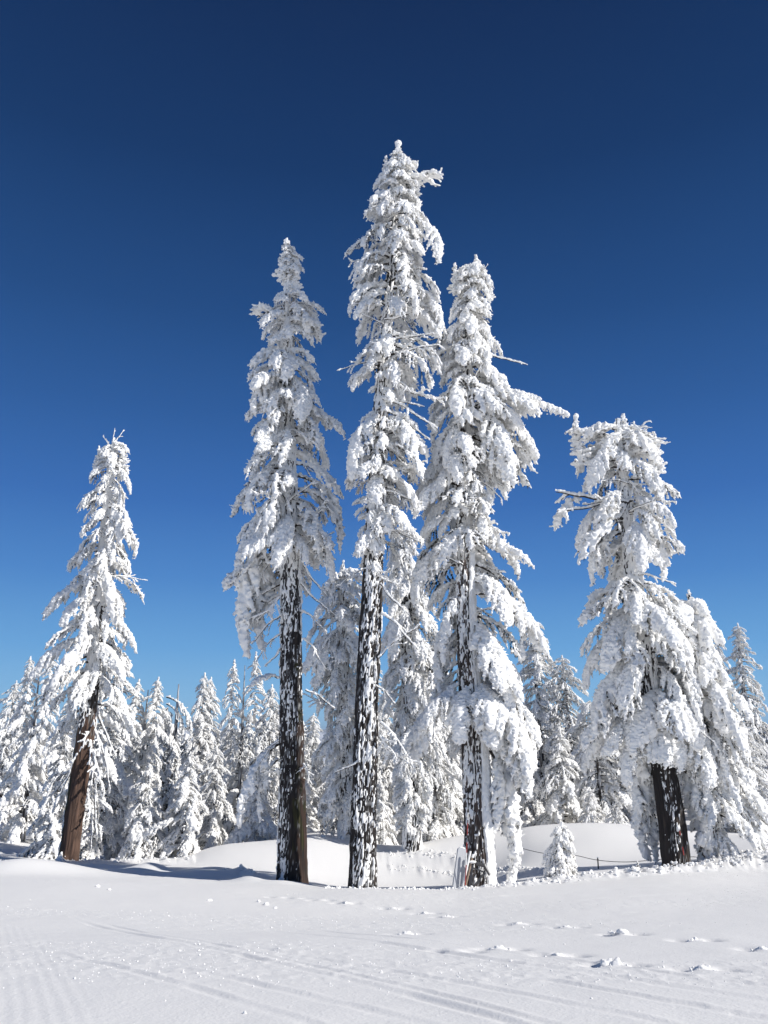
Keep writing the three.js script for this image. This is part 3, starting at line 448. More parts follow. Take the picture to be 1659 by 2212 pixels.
bigTree({
  label: 'thickly iced fir with a grey board leaning on its trunk', D: 24.5, seed: 23, density: 1.3, mix: ['fat', 'fat', 'full', 'full', 'short'], crustDepth: 0.07,
  stem: [[1036, 1917, 64], [1032, 1780, 58], [1024, 1600, 52], [1008, 1400, 41], [1003, 1150, 34], [1001, 950, 28], [1010, 750, 20], [1020, 620, 9], [1025, 570, 3]],
  outline: [[558, 1014, 1034], [575, 980, 1052], [600, 972, 1062], [650, 966, 1056], [700, 962, 1072], [740, 934, 1086], [780, 940, 1095], [830, 950, 1105], [880, 930, 1110], [920, 922, 1140], [960, 925, 1158], [1000, 908, 1142], [1050, 893, 1085], [1100, 888, 1078], [1150, 902, 1075], [1190, 895, 1120], [1230, 890, 1145], [1300, 895, 1115], [1340, 930, 1150], [1400, 925, 1158], [1450, 945, 1160], [1500, 985, 1130], [1560, 985, 1155], [1600, 1000, 1150], [1640, 1010, 1120]],
  frontFree: at(1005, 1170, 24.5).y,
  skip: (y, c, s, r) => s < 0.1 && c < 0.2 && y < at(1005, 1180, 24.5).y && r() < 0.75,
  cover: side((c, f, h) => (c > 0.35 + 0.1 * Math.sin(h * 2.1) ? 0.82 : c < -0.85 ? 0.27 : 0.37) + 0.03 * f + (h > 7 ? 0.1 : 0)),
  tones: (a, f, h, n) => { const d = 0.4 + 0.9 * f; return n > -0.2 ? [0.085 * d, 0.062 * d, 0.052 * d] : [0.04 * d, 0.03 * d, 0.026 * d]; },
  leaders: [[1030, 553, 80, 3], [985, 570, 70, 1], [1055, 596, 60, 2]],
  drapes: [[1040, 838, 1230, 885, 'limb', .3, .8], [1030, 830, 1165, 866, 'limb', .1, .8], [1030, 1490, 1150, 1660, 'fat', .5, 1.5], [1030, 1500, 1120, 1590, 'fat', 1, 1.4], [1035, 1530, 1155, 1560, 'fat', .2, 1.4], [1000, 1505, 900, 1640, 'fat', .4, 1.3], [995, 1500, 925, 1560, 'fat', .9, 1.3], [1000, 1480, 950, 1530, 'fat', .3, 1.2], [1060, 1620, 1100, 1890, 'drape', -.2, 1.1], [1050, 1600, 1072, 1790, 'drape', .1, 1], [1035, 1480, 1090, 1600, 'fat', .9, 1.4], [1035, 1490, 1125, 1625, 'fat', .7, 1.4], [1040, 1500, 1152, 1640, 'fat', .4, 1.4], [1040, 1485, 1160, 1592, 'fat', .1, 1.3], [1030, 1480, 1080, 1560, 'fat', 1.1, 1.5], [1025, 1490, 1055, 1595, 'fat', 1, 1.5], [1045, 1540, 1112, 1680, 'fat', .5, 1.3], [1050, 1550, 1146, 1700, 'fat', .2, 1.3], [1010, 1480, 1010, 1590, 'fat', .9, 1.4], [1045, 1530, 1150, 1560, 'fat', -.3, 1.3], [1000, 1500, 905, 1560, 'fat', .3, 1.4], [995, 1510, 895, 1600, 'fat', .5, 1.4], [1030, 1440, 1130, 1500, 'fat', .6, 1.4], [1025, 1400, 1075, 1480, 'fat', 1, 1.4], [1010, 1340, 1080, 1500, 'fat', 1, 1.4], [1020, 1380, 1100, 1480, 'fat', .8, 1.3], [1010, 1250, 1130, 1350, 'full', .5, 1.2], [1000, 1010, 940, 1060, 'fat', .8], [1010, 880, 1155, 960, 'fat', .3, 1.2], [1010, 940, 1145, 990, 'full', -.2], [1000, 1170, 900, 1280, 'fat', .6], [1000, 1180, 1140, 1210, 'full', .2], [1000, 1280, 960, 1420, 'drape', .4], [1000, 1300, 945, 1480, 'drape', -.2], [1020, 1550, 1050, 1600, 'fat', 1, 1.4]],
  sticks: [[1030, 750, 1138, 790, .3], [1040, 880, 1110, 1010, .5], [1010, 1010, 1085, 1050, .3], [1010, 1030, 1080, 1075, .3], [1010, 1080, 1080, 1160, .3], [1000, 1220, 940, 1190, .8, 1.2], [1000, 1210, 1010, 1180, .8], [995, 730, 925, 735, .2]],
});
bigTree({
  label: 'broken-topped iced fir with a leaning black trunk standing in front of the rope fence', D: 25.5, seed: 31, density: 1.2, green: 0.1, mix: ['full', 'thin', 'thin', 'full', 'short', 'short'],
  stem: [[1463, 1874, 60], [1447, 1740, 53], [1424, 1600, 46], [1395, 1420, 40], [1372, 1280, 34], [1350, 1100, 27], [1338, 960, 18], [1335, 905, 8]],
  outline: [[905, 1290, 1380], [935, 1240, 1425], [970, 1226, 1430], [1020, 1224, 1428], [1060, 1225, 1432], [1090, 1222, 1450], [1130, 1226, 1455], [1180, 1234, 1466], [1220, 1238, 1468], [1260, 1240, 1440], [1300, 1245, 1470], [1350, 1248, 1500], [1400, 1240, 1500], [1500, 1255, 1505], [1600, 1262, 1510], [1650, 1300, 1500]],
  skip: ((b) => (y, c, s, r) => (s < 0 && y < at(1400, 1560, 25.5).y && Math.abs(c) < 0.5) || b(y, r))(bands(25.5, [[1020, 1065], [1185, 1250]], 0.25)),
  cover: side((c, f, h) => (h < 3 ? 0.33 : h < 4.6 ? 0.4 : 0.52) - (c > 0.35 ? 0.16 : 0) - (c < -0.7 ? 0.25 : 0) + (h > 7 ? 0.25 : 0)),
  leaders: [[1245, 898, 110, 0], [1300, 918, 90, 2], [1350, 898, 110, 1], [1415, 936, 90, 3]],
  drapes: [[1250, 1075, 1212, 1120, 'short', .3, 1.2], [1390, 1290, 1480, 1345, 'fat', .4, 1.4], [1400, 1380, 1490, 1440, 'fat', .3, 1.4], [1415, 1460, 1515, 1540, 'fat', .5, 1.4], [1420, 1500, 1530, 1610, 'fat', .6, 1.4], [1435, 1550, 1540, 1680, 'fat', .4, 1.3], [1400, 1340, 1500, 1420, 'fat', .9, 1.3], [1410, 1380, 1490, 1480, 'fat', .8, 1.3], [1390, 1320, 1290, 1430, 'fat', .5, 1.2], [1400, 1420, 1300, 1540, 'fat', .6, 1.2], [1345, 980, 1240, 930, 'full', .3], [1340, 1000, 1425, 950, 'full', .3], [1350, 1010, 1420, 1060, 'fat', .5], [1340, 960, 1290, 1040, 'fat', .9], [1360, 1090, 1435, 1240, 'drape', .3], [1350, 1090, 1280, 1240, 'drape', .2], [1415, 1560, 1390, 1630, 'fat', .8, 1.3], [1430, 1540, 1490, 1650, 'fat', .8, 1.3], [1400, 1570, 1365, 1680, 'fat', .7, 1.2], [1410, 1550, 1425, 1640, 'fat', 1.2, 1.4], [1420, 1600, 1385, 1835, 'drape', -.6, 1.2], [1415, 1640, 1408, 1840, 'drape', -.9, 1], [1445, 1590, 1530, 1760, 'drape', .1, 1.2], [1460, 1640, 1525, 1865, 'drape', -.2, 1.2], [1440, 1480, 1480, 1600, 'fat', 1.1, 1.4], [1420, 1490, 1400, 1610, 'fat', 1.2, 1.4]],
  sticks: [[1355, 1085, 1207, 1062, .4, 1.9], [1350, 1095, 1222, 1100, .5, 1.6], [1360, 1085, 1260, 1090, .4], [1360, 1045, 1300, 1040, .8], [1360, 1040, 1440, 1090, .3], [1360, 1110, 1440, 1095, .5], [1370, 1240, 1455, 1260, .4], [1375, 1250, 1430, 1330, .5], [1350, 950, 1388, 935, .4], [1345, 945, 1385, 915, .3], [1360, 1080, 1290, 1180, .5], [1350, 1100, 1275, 1200, .3]],
});
bigTree({
  label: 'tall frosted fir with drooping boughs and a bare reddish-brown lower trunk', D: 34, seed: 47, density: 1.0, mix: ['full', 'thin', 'thin', 'full', 'short', 'drape'],
  stem: [[148, 1858, 41], [160, 1760, 39], [183, 1600, 37], [205, 1420, 29], [222, 1200, 21], [238, 1020, 12], [247, 950, 5]],
  outline: [[945, 243, 256], [965, 205, 284], [1000, 204, 282], [1050, 190, 290], [1085, 184, 286], [1120, 164, 302], [1160, 152, 298], [1195, 145, 304], [1230, 140, 294], [1270, 130, 288], [1310, 118, 276], [1350, 138, 276], [1400, 112, 288], [1450, 100, 286], [1500, 112, 274], [1560, 114, 264], [1640, 118, 252], [1720, 120, 242], [1790, 126, 236]],
  frontFree: at(205, 1480, 34).y,
  skip: (y, c, s, r) => y < at(205, 1480, 34).y && (s < 0.05 || Math.abs(c) < 0.5),
  cover: side((c, f, h) => (h < 5.4 + 0.4 * Math.sin(c * 5) ? (c < -0.8 ? 0.38 : 0.02) : h < 7.4 ? (c < 0.5 ? 0.5 : 0.3) : h < 10.5 ? (c > 0.6 ? 0.35 : 0.72) : 0.85)),
  tones: (a, f, h, n) => { const d = 0.45 + 0.85 * f, c = Math.cos(a); if (c < -0.62 + 0.25 * n && h < 7) return [0.05 * d, 0.045 * d, 0.022 * d]; return h < 5.6 + n ? [0.13 * d, 0.076 * d, 0.052 * d] : [0.05 * d, 0.04 * d, 0.034 * d]; },
  leaders: [[246, 948, 60, 2], [270, 962, 50, 1], [215, 965, 50, 3]],
  sticks: [[246, 960, 243, 922, .1, .5], [250, 960, 268, 928, .1, .5], [215, 1420, 170, 1560, .3], [205, 1450, 165, 1540, .4], [210, 1340, 165, 1420, .4], [215, 1300, 150, 1400, .3], [190, 1600, 120, 1740, .3], [188, 1640, 110, 1720, -.2], [195, 1560, 235, 1700, -.2], [198, 1530, 215, 1680, -.1], [200, 1500, 250, 1640, -.3], [230, 1240, 190, 1260, .5], [190, 1620, 205, 1800, -.3], [182, 1700, 195, 1830, -.2]],
});
bigTree({
  label: 'forked frosted fir seen between the black trunk and the white-speckled trunk', D: 38, seed: 53, density: 1.35, shrink: 1.05, mix: ['thin', 'full', 'short', 'full'],
  stem: [[748, 1812, 34], [745, 1600, 30], [740, 1400, 25], [738, 1280, 16], [740, 1220, 6]],
  outline: [[1218, 722, 758], [1240, 705, 775], [1270, 684, 790], [1310, 700, 790], [1340, 700, 790], [1370, 672, 775], [1420, 668, 780], [1470, 690, 775], [1540, 700, 778], [1620, 694, 780], [1720, 696, 785], [1800, 705, 790]],
  skip: (y, c, s, r) => r() < 0.1,
  cover: side(() => 0.6), leaders: [[742, 1212, 50, 0], [700, 1262, 40, 1]],
  drapes: [[735, 1290, 676, 1330, 'fat', .6, 1.3], [735, 1370, 668, 1440, 'fat', .8, 1.4], [740, 1380, 700, 1450, 'fat', 1, 1.3], [745, 1360, 775, 1460, 'fat', .8, 1.3], [745, 1300, 790, 1350, 'green', .6, 1.3]],
  sticks: [[740, 1350, 785, 1335, .3, 1.5], [735, 1420, 680, 1470, .3], [735, 1440, 690, 1420, .3], [740, 1560, 660, 1500, .3], [742, 1600, 680, 1640, .2]],
});
bigTree({
  label: 'shaded frosted fir behind the two tallest trunks with one dark green bough', D: 36, seed: 59, density: 1.3, mix: ['full', 'fat', 'thin', 'drape'],
  stem: [[890, 1815, 40], [885, 1500, 33], [878, 1300, 24], [872, 1180, 12], [870, 1120, 5]],
  outline: [[1125, 862, 880], [1160, 845, 900], [1200, 835, 915], [1250, 828, 925], [1300, 826, 940], [1360, 822, 950], [1430, 826, 965], [1500, 835, 975], [1580, 850, 960], [1650, 850, 940], [1740, 856, 925], [1800, 862, 920]],
  cover: side(() => 0.5),
  drapes: [[905, 1440, 905, 1570, 'fat', .8, 1.6], [900, 1400, 968, 1500, 'green', 1.2, 1.2], [890, 1300, 860, 1400, 'fat', .9, 1.3]],
});
bigTree({
  label: 'wide low iced fir with boughs sweeping to the snow behind the leaning black trunk', D: 25.9, seed: 61, shrink: 1.05, small: 'pad', density: 1.5, mix: ['full', 'fat', 'fat', 'drape', 'full'],
  stem: [[1530, 1812, 46], [1520, 1600, 36], [1505, 1420, 22], [1492, 1330, 12], [1488, 1285, 5]],
  outline: [[1278, 1465, 1505], [1300, 1440, 1530], [1340, 1425, 1545], [1400, 1415, 1550], [1450, 1400, 1552], [1500, 1390, 1562], [1560, 1380, 1585], [1620, 1450, 1600], [1690, 1492, 1620], [1750, 1502, 1632], [1800, 1505, 1636]],
  cover: side(() => 0.5), leaders: [[1490, 1276, 60, 1], [1515, 1296, 50, 2]],
});
bigTree({
  label: 'young fir bowed under thick snow in front of the rope fence', D: 24.6, seed: 71, density: 1.7, mix: ['short'], small: 'short', green: 0,
  stem: [[1209, 1899, 8], [1211, 1840, 6], [1213, 1775, 2.5]],
  outline: [[1764, 1208, 1217], [1785, 1197, 1230], [1800, 1190, 1237], [1830, 1185, 1240], [1850, 1179, 1243], [1875, 1174, 1247], [1894, 1174, 1248]], shrink: 0.98, least: 0.16, twiggy: 0,
  cover: side(() => 0.9), crustDepth: 0.03,
});

// ---------------------------------------------------------------- smaller and farther trees: a trunk and one crown of snow-loaded sprays
function makeCrown({ Ht = 12, W = 3, cell = 0.079, lump = 0.11, per = 18, boughs = 210, tops = [[0, 0, 1]], seed = 1, sparse = 0.18, blades = 2, bladeLen = 0.19, droop = 0.9, low = 0.06, power = 0.8 }) {
  const r = rng(seed), out = new Builder(), prims = [];
  const lean = (h, [ox]) => ox * W * smooth(0.3, 0.75, h / Ht);
  for (const tp of tops) {
    const hh = Ht * tp[2], n = Math.round(boughs * tp[2] / tops.length * (tops.length > 1 ? 1.25 : 1)); let phi = r() * 6;
    for (let k = 0; k < n; k++) {
      const f = Math.pow(k / n, 0.85), h = lerp(low * Ht, hh * 0.985, f), wide = tops.length > 1 && h > Ht * 0.5 ? 0.62 : 1; phi += 2.39996 + (r() - 0.5);
      const R = (W / 2) * wide * (0.96 * Math.pow(1 - h / hh * 0.985, power) + 0.05) * (0.6 + 0.55 * r()) * (1 + 0.25 * vn(h * 1.1, phi, seed)), gap = r() < sparse; if (gap && r() < 0.5) continue;
      const c = Math.cos(phi), s = Math.sin(phi), x0 = lean(h, tp), count = Math.max(3, Math.round(per * (0.35 + 0.65 * R / (W / 2))));
      let px = x0, py = h, pz = 0;
      for (let q = 1; q <= count; q++) {
        const t = q / count, X = x0 + c * R * t, Y = h - droop * R * t * t + 0.06 * R * Math.sin(t * 5), Z = s * R * t, spread = 0.24 * R * t * (1.25 - t) + 0.05 * lump * 6;
        if (t > 0.3) { const bx = X + (r() - 0.5) * spread * 2 * Math.abs(s) + (r() - 0.5) * spread * 0.6, bz = Z + (r() - 0.5) * spread * 2 * Math.abs(c), by = Y + (r() - 0.5) * spread * 0.6, b = lump * (0.5 + 0.7 * r()) * (gap ? 0.55 : 1) * (0.75 + 0.35 * (1 - h / Ht)); prims.push([bx, by, bz, bx + c * b * 0.9, by - b * (0.6 + r()), bz + s * b * 0.9, b * 0.75, b]); needles(out, [bx - c * b * 1.4, by - b * 1.1, bz - s * b * 1.4], [c * 0.5, -0.9, s * 0.5], gap ? blades * 2 : blades, bladeLen * (gap ? 1.2 : 0.95), r); }
        if (q > 1 && q % 2 === 0 && r() < 0.6) prims.push([px, py, pz, X, Y, Z, lump * 0.36, lump * 0.36]);
        px = X; py = Y; pz = Z;
      }
    }
    for (let h = hh * 0.9; h < hh; h += 0.09 * Ht / 12) { const x = lean(h, tp); prims.push([x, h, 0, x, h + 0.08, 0, lump * 0.4, lump * 0.36]); }
    // the dark inner mass of needles and twigs
    for (let k = 0; k < boughs * 3; k++) { const h = lerp(low * Ht, hh * 0.96, r()), R = (W / 2) * Math.pow(1 - h / hh * 0.98, power) * (0.15 + 0.5 * r()), a = r() * 6.28; out.blade([lean(h, tp) + Math.cos(a) * R, h, Math.sin(a) * R], [Math.cos(a), -0.7, Math.sin(a)], bladeLen * 1.9, bladeLen * 0.5, NEEDLE[Math.floor(r() * 4)], r); }
  }
  const g = finish(out, prims, cell, cell * 0.3, cell * 0.6, cell * 2.3); g.userData.size = [Ht, W]; return g;
}
const CROWNS = {
  sapling: [1].map((s) => makeCrown({ Ht: 0.6, W: 0.4, boughs: 12, per: 5, seed: s * 139, cell: 0.018, lump: 0.032, sparse: 0.3, bladeLen: 0.06, droop: 0.5, low: 0.05 })),
  far: [makeCrown({ Ht: 12, W: 3.4, boughs: 150, seed: 1201, cell: 0.085, lump: 0.13, per: 12, blades: 3, bladeLen: 0.3, power: 0.65 }), makeCrown({ Ht: 12, W: 3.6, boughs: 130, seed: 1203, cell: 0.085, lump: 0.13, per: 12, blades: 3, bladeLen: 0.3, sparse: 0.4, power: 0.6 })],
};
const POLE = (() => { const b = new Builder(), r = rng(3); for (let i = 0; i <= 24; i++) for (let j = 0; j < 14; j++) { const a = j / 14 * 6.2832, h = i / 24, R = (1 - 0.86 * h) * (1 + 0.09 * vn(Math.cos(a) * 3, h * 9, Math.sin(a) * 3)); const w = vn(Math.cos(a) * 4, h * 34, Math.sin(a) * 4) + 0.5 * vn(Math.cos(a) * 9, h * 70, Math.sin(a) * 9) > 0.12; b.vertex(Math.cos(a) * R, h, Math.sin(a) * R, Math.cos(a), 0, Math.sin(a), w ? [0.7, 0.71, 0.73] : [0.05, 0.042, 0.038]); } for (let i = 0; i < 24; i++) for (let j = 0; j < 14; j++) { const a = i * 14 + j, c = i * 14 + (j + 1) % 14; b.i.push(a, a + 14, c, c, a + 14, c + 14); } const g = b.build(); g.computeVertexNormals(); return g; })();
const STYLE = {                                                        // mix of sprays, taper, lowest bough, thickness of the crown's cover
  spire: { mix: ['full', 'thin'], power: 0.5, low: 0.04, dense: 1.15 }, twin: { mix: ['full', 'fat'], power: 0.55, low: 0.05, dense: 1.25, split: 0.17 },
  rough: { mix: ['thin', 'full'], power: 0.5, low: 0.06, dense: 1.0, green: 1 }, young: { mix: ['short', 'full'], power: 0.8, low: 0.02, dense: 1.3 },
};
let treeSeed = 300;
function smallTree(label, [px, basePx, topPy, width, D], kind, k, { name = 'fir_tree', group, trunkPx } = {}) {
  const p = foot(px, D), h = at(px, topPy, D).y - p.y, t = thing(name, label, 'tree', p.clone().setY(p.y - 0.05), group), r = rng(treeSeed++ * 7919);
  const tr = part('trunk', POLE, M.bark, t), R0 = trunkPx ? trunkPx / 2 * perPixel(p) : 0.013 * h + 0.02; tr.scale.set(R0, h * 0.93, R0); tr.rotation.y = k;
  if (kind === 'sapling') { const g = CROWNS.sapling[0], [Ht, W] = g.userData.size, w = width * perPixel(p) / W, cr = part('crown', g, M.tree, t); cr.scale.set(w, h / Ht, w); cr.rotation.y = r() * 6; return t; }
  k += treeSeed; const st = STYLE[kind], W = width * perPixel(p.clone().setY(p.y + h * 0.35)), m4 = new THREE.Matrix4(), q = new THREE.Quaternion(), e = new THREE.Euler(), sets = st.mix.map((m, j) => ({ g: ((q) => q[Math.floor(r() * q.length)])(POOL[(st.green && j === 0 && r() < 0.5) || (j === 1 && treeSeed % 3 === 0) ? 'green' : m]), list: [] }));
  const axes = st.split ? [[-st.split * (0.7 + 0.6 * r()), 0.93 + 0.06 * r()], [st.split * (0.7 + 0.6 * r()), 1]] : [[(r() - 0.5) * 0.05, 1]];
  const dense = st.dense * Math.min(1, 150 / (h / (0.1 * Math.max(0.22, W * 0.27 / 1.2) / st.dense) * axes.length * (axes.length > 1 ? 0.9 : 1)));
  axes.forEach(([off, hf], ai) => {
    const hh = h * hf, ax = (y) => off * W * smooth(0.25, 0.7, y / h); let phi = r() * 6.28, y = hh * 0.985, n = 0;
    if (k % 4 === 3) y *= 0.97; t.rotation.z = (r() - 0.5) * 0.06;
    while (y > h * st.low && n++ < 230) {
      const f = y / hh, thin = axes.length > 1 && y > h * 0.4 ? 0.62 : 1; if (ai && y < h * 0.38) break;
      const R = Math.max(0.08, W / 2 * thin * (0.97 * Math.pow(1 - f, st.power) + 0.04) * (0.68 + 0.55 * r()) * (1 + 0.35 * vn(y * 0.7, phi * 0.6, k))), s = sets[f > 0.9 || r() < 0.5 ? 0 : 1], sc = clamp(R / s.g.userData.reach, 0.12, 1.5);
      phi += 2.39996 + (r() - 0.5) * 1.2; e.set((r() - 0.5) * 0.7, phi, (r() - 0.4) * 0.5 + 0.25 * f, 'YZX'); q.setFromEuler(e);
      m4.compose(new THREE.Vector3(ax(y), Math.max(y, s.g.userData.drop * sc * 0.5), 0), q, new THREE.Vector3(sc, sc * (0.85 + 0.3 * r()), sc * (0.9 + 0.35 * r()))); s.list.push(m4.clone());
      y -= 0.1 * Math.max(0.22, sc) / dense * (0.7 + 0.6 * r());
    }
    if (k % 4 === 3 && !st.split) return;                                 // a snapped top has no leader
    const ld = part('leader', POOL.leader[(k + ai) % 4], M.tree, t), lh = Math.min(1.3, h * 0.14); ld.scale.set(lh / 1.5, lh / 1.5, lh / 1.5); ld.position.set(ax(hh), hh - lh, 0); ld.rotation.y = r() * 6;
  });
  for (const s of sets) for (const m of s.list) { const o = part('bough', s.g, M.tree, t); m.decompose(o.position, o.quaternion, o.scale); }
  return t;
}
const BG = [
  ['twin-topped frosted fir at the left edge, dark on one flank', [48, 0, 1395, 108, 50], 'twin', 0, {}],
  ['frosted fir cut off by the left edge of the picture', [-12, 0, 1470, 80, 54], 'rough', 0, {}],
  ['bushy frosted fir left of the reddish-brown trunk, sweeping to the snow', [112, 0, 1500, 100, 38], 'young', 0, {}],
  ['frosted fir standing directly behind the reddish-brown trunk', [205, 0, 1400, 120, 42], 'rough', 1, {}],
  ['broad frosted fir with two thin bare tips, right of the reddish-brown trunk', [282, 0, 1462, 110, 44], 'twin', 1, { trunkPx: 16 }],
  ['small cone-shaped snowy fir with no trunk showing behind the low snow bank', [309, 0, 1640, 96, 37.5], 'young', 1, {}],
  ['small cone-shaped snowy fir with its dark trunk showing behind the low snow bank', [392, 0, 1622, 96, 37], 'young', 2, { trunkPx: 12 }],
  ['tall narrow frosted fir with the higher of two close spires', [413, 0, 1453, 60, 53], 'spire', 0, {}],
  ['tall narrow frosted fir with the lower of two close spires', [444, 0, 1462, 54, 54], 'spire', 1, {}],
  ['shaded low frosted fir beside the crest of the snow mound', [457, 0, 1610, 70, 43], 'spire', 2, {}],
  ['tall pointed frosted fir with a dense crown left of the black trunk', [512, 0, 1408, 92, 47], 'twin', 0, { turn: 1.5 }],
  ['rough frosted fir tucked in just left of the black trunk', [578, 0, 1478, 84, 45], 'rough', 0, {}],
  ['young snowy fir under the hanging bough of the black-trunked tree', [548, 0, 1660, 90, 40], 'young', 0, { turn: 2 }],
  ['frosted fir peeking out right of the black trunk', [668, 0, 1540, 58, 52], 'spire', 0, { turn: 4 }],
  ['dark frosted fir bordering the snowy path through the wood', [725, 0, 1580, 74, 50], 'rough', 1, { turn: 3 }],
  ['young snowy fir beside the white-speckled trunk foot', [830, 0, 1700, 62, 38.5], 'young', 1, { turn: 1 }],
  ['bright frosted young fir behind the white-speckled trunk', [900, 0, 1600, 104, 41], 'young', 2, { turn: 5 }],
  ['bright frosted fir close left of the trunk with the grey board', [965, 0, 1560, 96, 43], 'spire', 1, { turn: 2 }],
  ['frosted fir hidden behind the trunk with the grey board', [1050, 0, 1520, 96, 44], 'rough', 0, { turn: 2.5 }],
  ['slender frosted fir standing against the blue gap right of the iced tree', [1182, 0, 1333, 108, 50], 'spire', 2, { turn: 1, trunkPx: 14 }],
  ['frosted fir with a shaded crown behind the small snowy fir', [1245, 0, 1415, 110, 49], 'rough', 1, { turn: 1.2 }],
  ['low frosted fir behind the smooth mound', [1135, 0, 1610, 90, 46], 'rough', 0, { turn: 4.4 }],
  ['dark-stemmed frosted fir above the smooth mound', [1305, 0, 1500, 110, 45], 'spire', 0, { turn: 2.2, trunkPx: 14 }],
  ['knee-high snowy fir at the top of the smooth mound', [1335, 0, 1720, 40, 40], 'young', 1, { turn: 0.4 }],
  ['little snowy fir at the rim of the smooth mound beside the knee-high one', [1283, 0, 1700, 56, 41], 'young', 2, { turn: 3.3 }],
  ['frosted fir with two blunt tips near the right edge', [1590, 0, 1362, 62, 48], 'spire', 1, { turn: 3.9 }],
  ['frosted fir with a dark trunk cut by the right edge', [1640, 0, 1346, 84, 46], 'rough', 1, { turn: 5.2, trunkPx: 18 }],
  ['pale frosted fir just outside the sweep of the wide iced fir', [1618, 0, 1560, 100, 42], 'spire', 2, { turn: 5.5 }],
  ['frosted fir filling the gap between the broad bare-tipped fir and the snag', [338, 0, 1530, 70, 50], 'spire', 1, { turn: 0.3 }],
  ['shaded frosted fir low behind the shaded fir at the mound crest', [482, 0, 1560, 64, 49], 'rough', 1, { turn: 4 }],
  ['frosted fir in the gap between the hanging bough and the black trunk', [600, 0, 1520, 70, 50], 'spire', 0, { turn: 2.9 }],
  ['frosted fir between the white-speckled trunk and the iced tree, far back', [835, 0, 1500, 80, 50], 'spire', 1, { turn: 2.5 }],
  ['pale frosted fir low between two spires left of the leaning black trunk', [1215, 0, 1560, 90, 43], 'young', 0, { turn: 5 }],
  ['frosted fir behind the wide low iced fir, its tip over the boughs', [1560, 0, 1470, 90, 44], 'spire', 0, { turn: 1.1 }],
  ['pale frosted fir rising between the two tallest trunks and the iced tree', [938, 0, 1340, 92, 40], 'rough', 0, { turn: 0.9 }],
  ['frosted fir right behind the white-speckled trunk, half hidden by it', [800, 0, 1400, 74, 45], 'twin', 1, { turn: 2.2 }],
  ['frosted fir low behind the shaded fir and the path mouth', [655, 0, 1610, 60, 47], 'young', 0, { turn: 2.7 }],
];
for (const b of BG) { b[1][3] *= 1.4; smallTree(...b); }
smallTree('tiny snow-coated sapling between the bowed young fir and the leaning black trunk', [1378, 0, 1858, 20, 25.2], 'sapling', 0, { name: 'sapling' });
smallTree('tiny snow-coated sapling at the mouth of the path through the wood', [697, 0, 1770, 24, 42], 'sapling', 0, { name: 'sapling', turn: 2 });
{ // a broken snag with a fallen top bridging to its neighbour
  const D = 50, b = foot(360, D), t = thing('snag', 'broken dead snag with a snapped top bridging to the next spire', 'tree', b), tipY = at(360, 1478, D).y, h = tipY - b.y;
  const tr = part('trunk', POLE, M.bark, t); tr.scale.set(0.28, h, 0.28);
  [[360, 1505, 415, 1520, 6], [362, 1530, 330, 1575, 1], [360, 1520, 400, 1545, 2], [358, 1560, 335, 1590, 3], [360, 1580, 385, 1640, 4], [360, 1600, 340, 1680, 0], [360, 1640, 395, 1720, 2], [360, 1700, 330, 1780, 1]].forEach(([x0, y0, x1, y1, k]) => { const a = at(x0, y0, D), c = at(x1, y1, D - 0.3), d = c.clone().sub(a), l = d.length(), g = POOL.thin[k % 4], s = l / g.userData.reach, m = part('bough', g, M.tree, t); m.position.copy(a).sub(b); m.rotation.set(0, Math.atan2(-d.z, d.x), Math.asin(d.y / l) * 0.6, 'YZX'); m.scale.setScalar(s * 1.15); });
  const cr = part('crown', CROWNS.far[1], M.tree, t); cr.scale.set(0.6, h * 0.72 / 12, 0.6); cr.rotation.y = 2;
}
{ // the far-off wood, one mass of small trees beyond those that can be told apart
  const r = rng(77), list = []; let guard = 0;
  while (list.length < 460 && guard++ < 5000) {
    const px = -120 + 1900 * r(), D = 55 + 110 * Math.pow(r(), 1.4); if (px > 672 + (D - 56) * 0.02 && px < 712 + (D - 56) * 0.05) continue;
    const p = foot(px, D), want = 1560 + 90 * r() - 40 * (r() < 0.25 ? 1 : 0), h = clamp(at(px, want, D).y - p.y, 3, 15); list.push([p, h, r() * 6.28, r()]);
  }
  CROWNS.far.forEach((g, v) => {
    const mine = list.filter((_, i) => i % 2 === v), im = new THREE.InstancedMesh(g, M.tree, mine.length), m4 = new THREE.Matrix4(), q = new THREE.Quaternion(), up = new THREE.Vector3(0, 1, 0);
    mine.forEach(([p, h, a, k], i) => { q.setFromAxisAngle(up, a); const w = h / 12 * (1.15 + 0.6 * k); m4.compose(p.clone().setY(p.y - 0.2), q, new THREE.Vector3(w, h / 12, w)); im.setMatrixAt(i, m4); });
    im.name = numbered('forest'); im.castShadow = im.receiveShadow = true; scene.add(im); tag(im, 'distant snow-covered wood filling in behind the separate firs', 'forest', 'far wood behind the firs', 'stuff');
  });
}

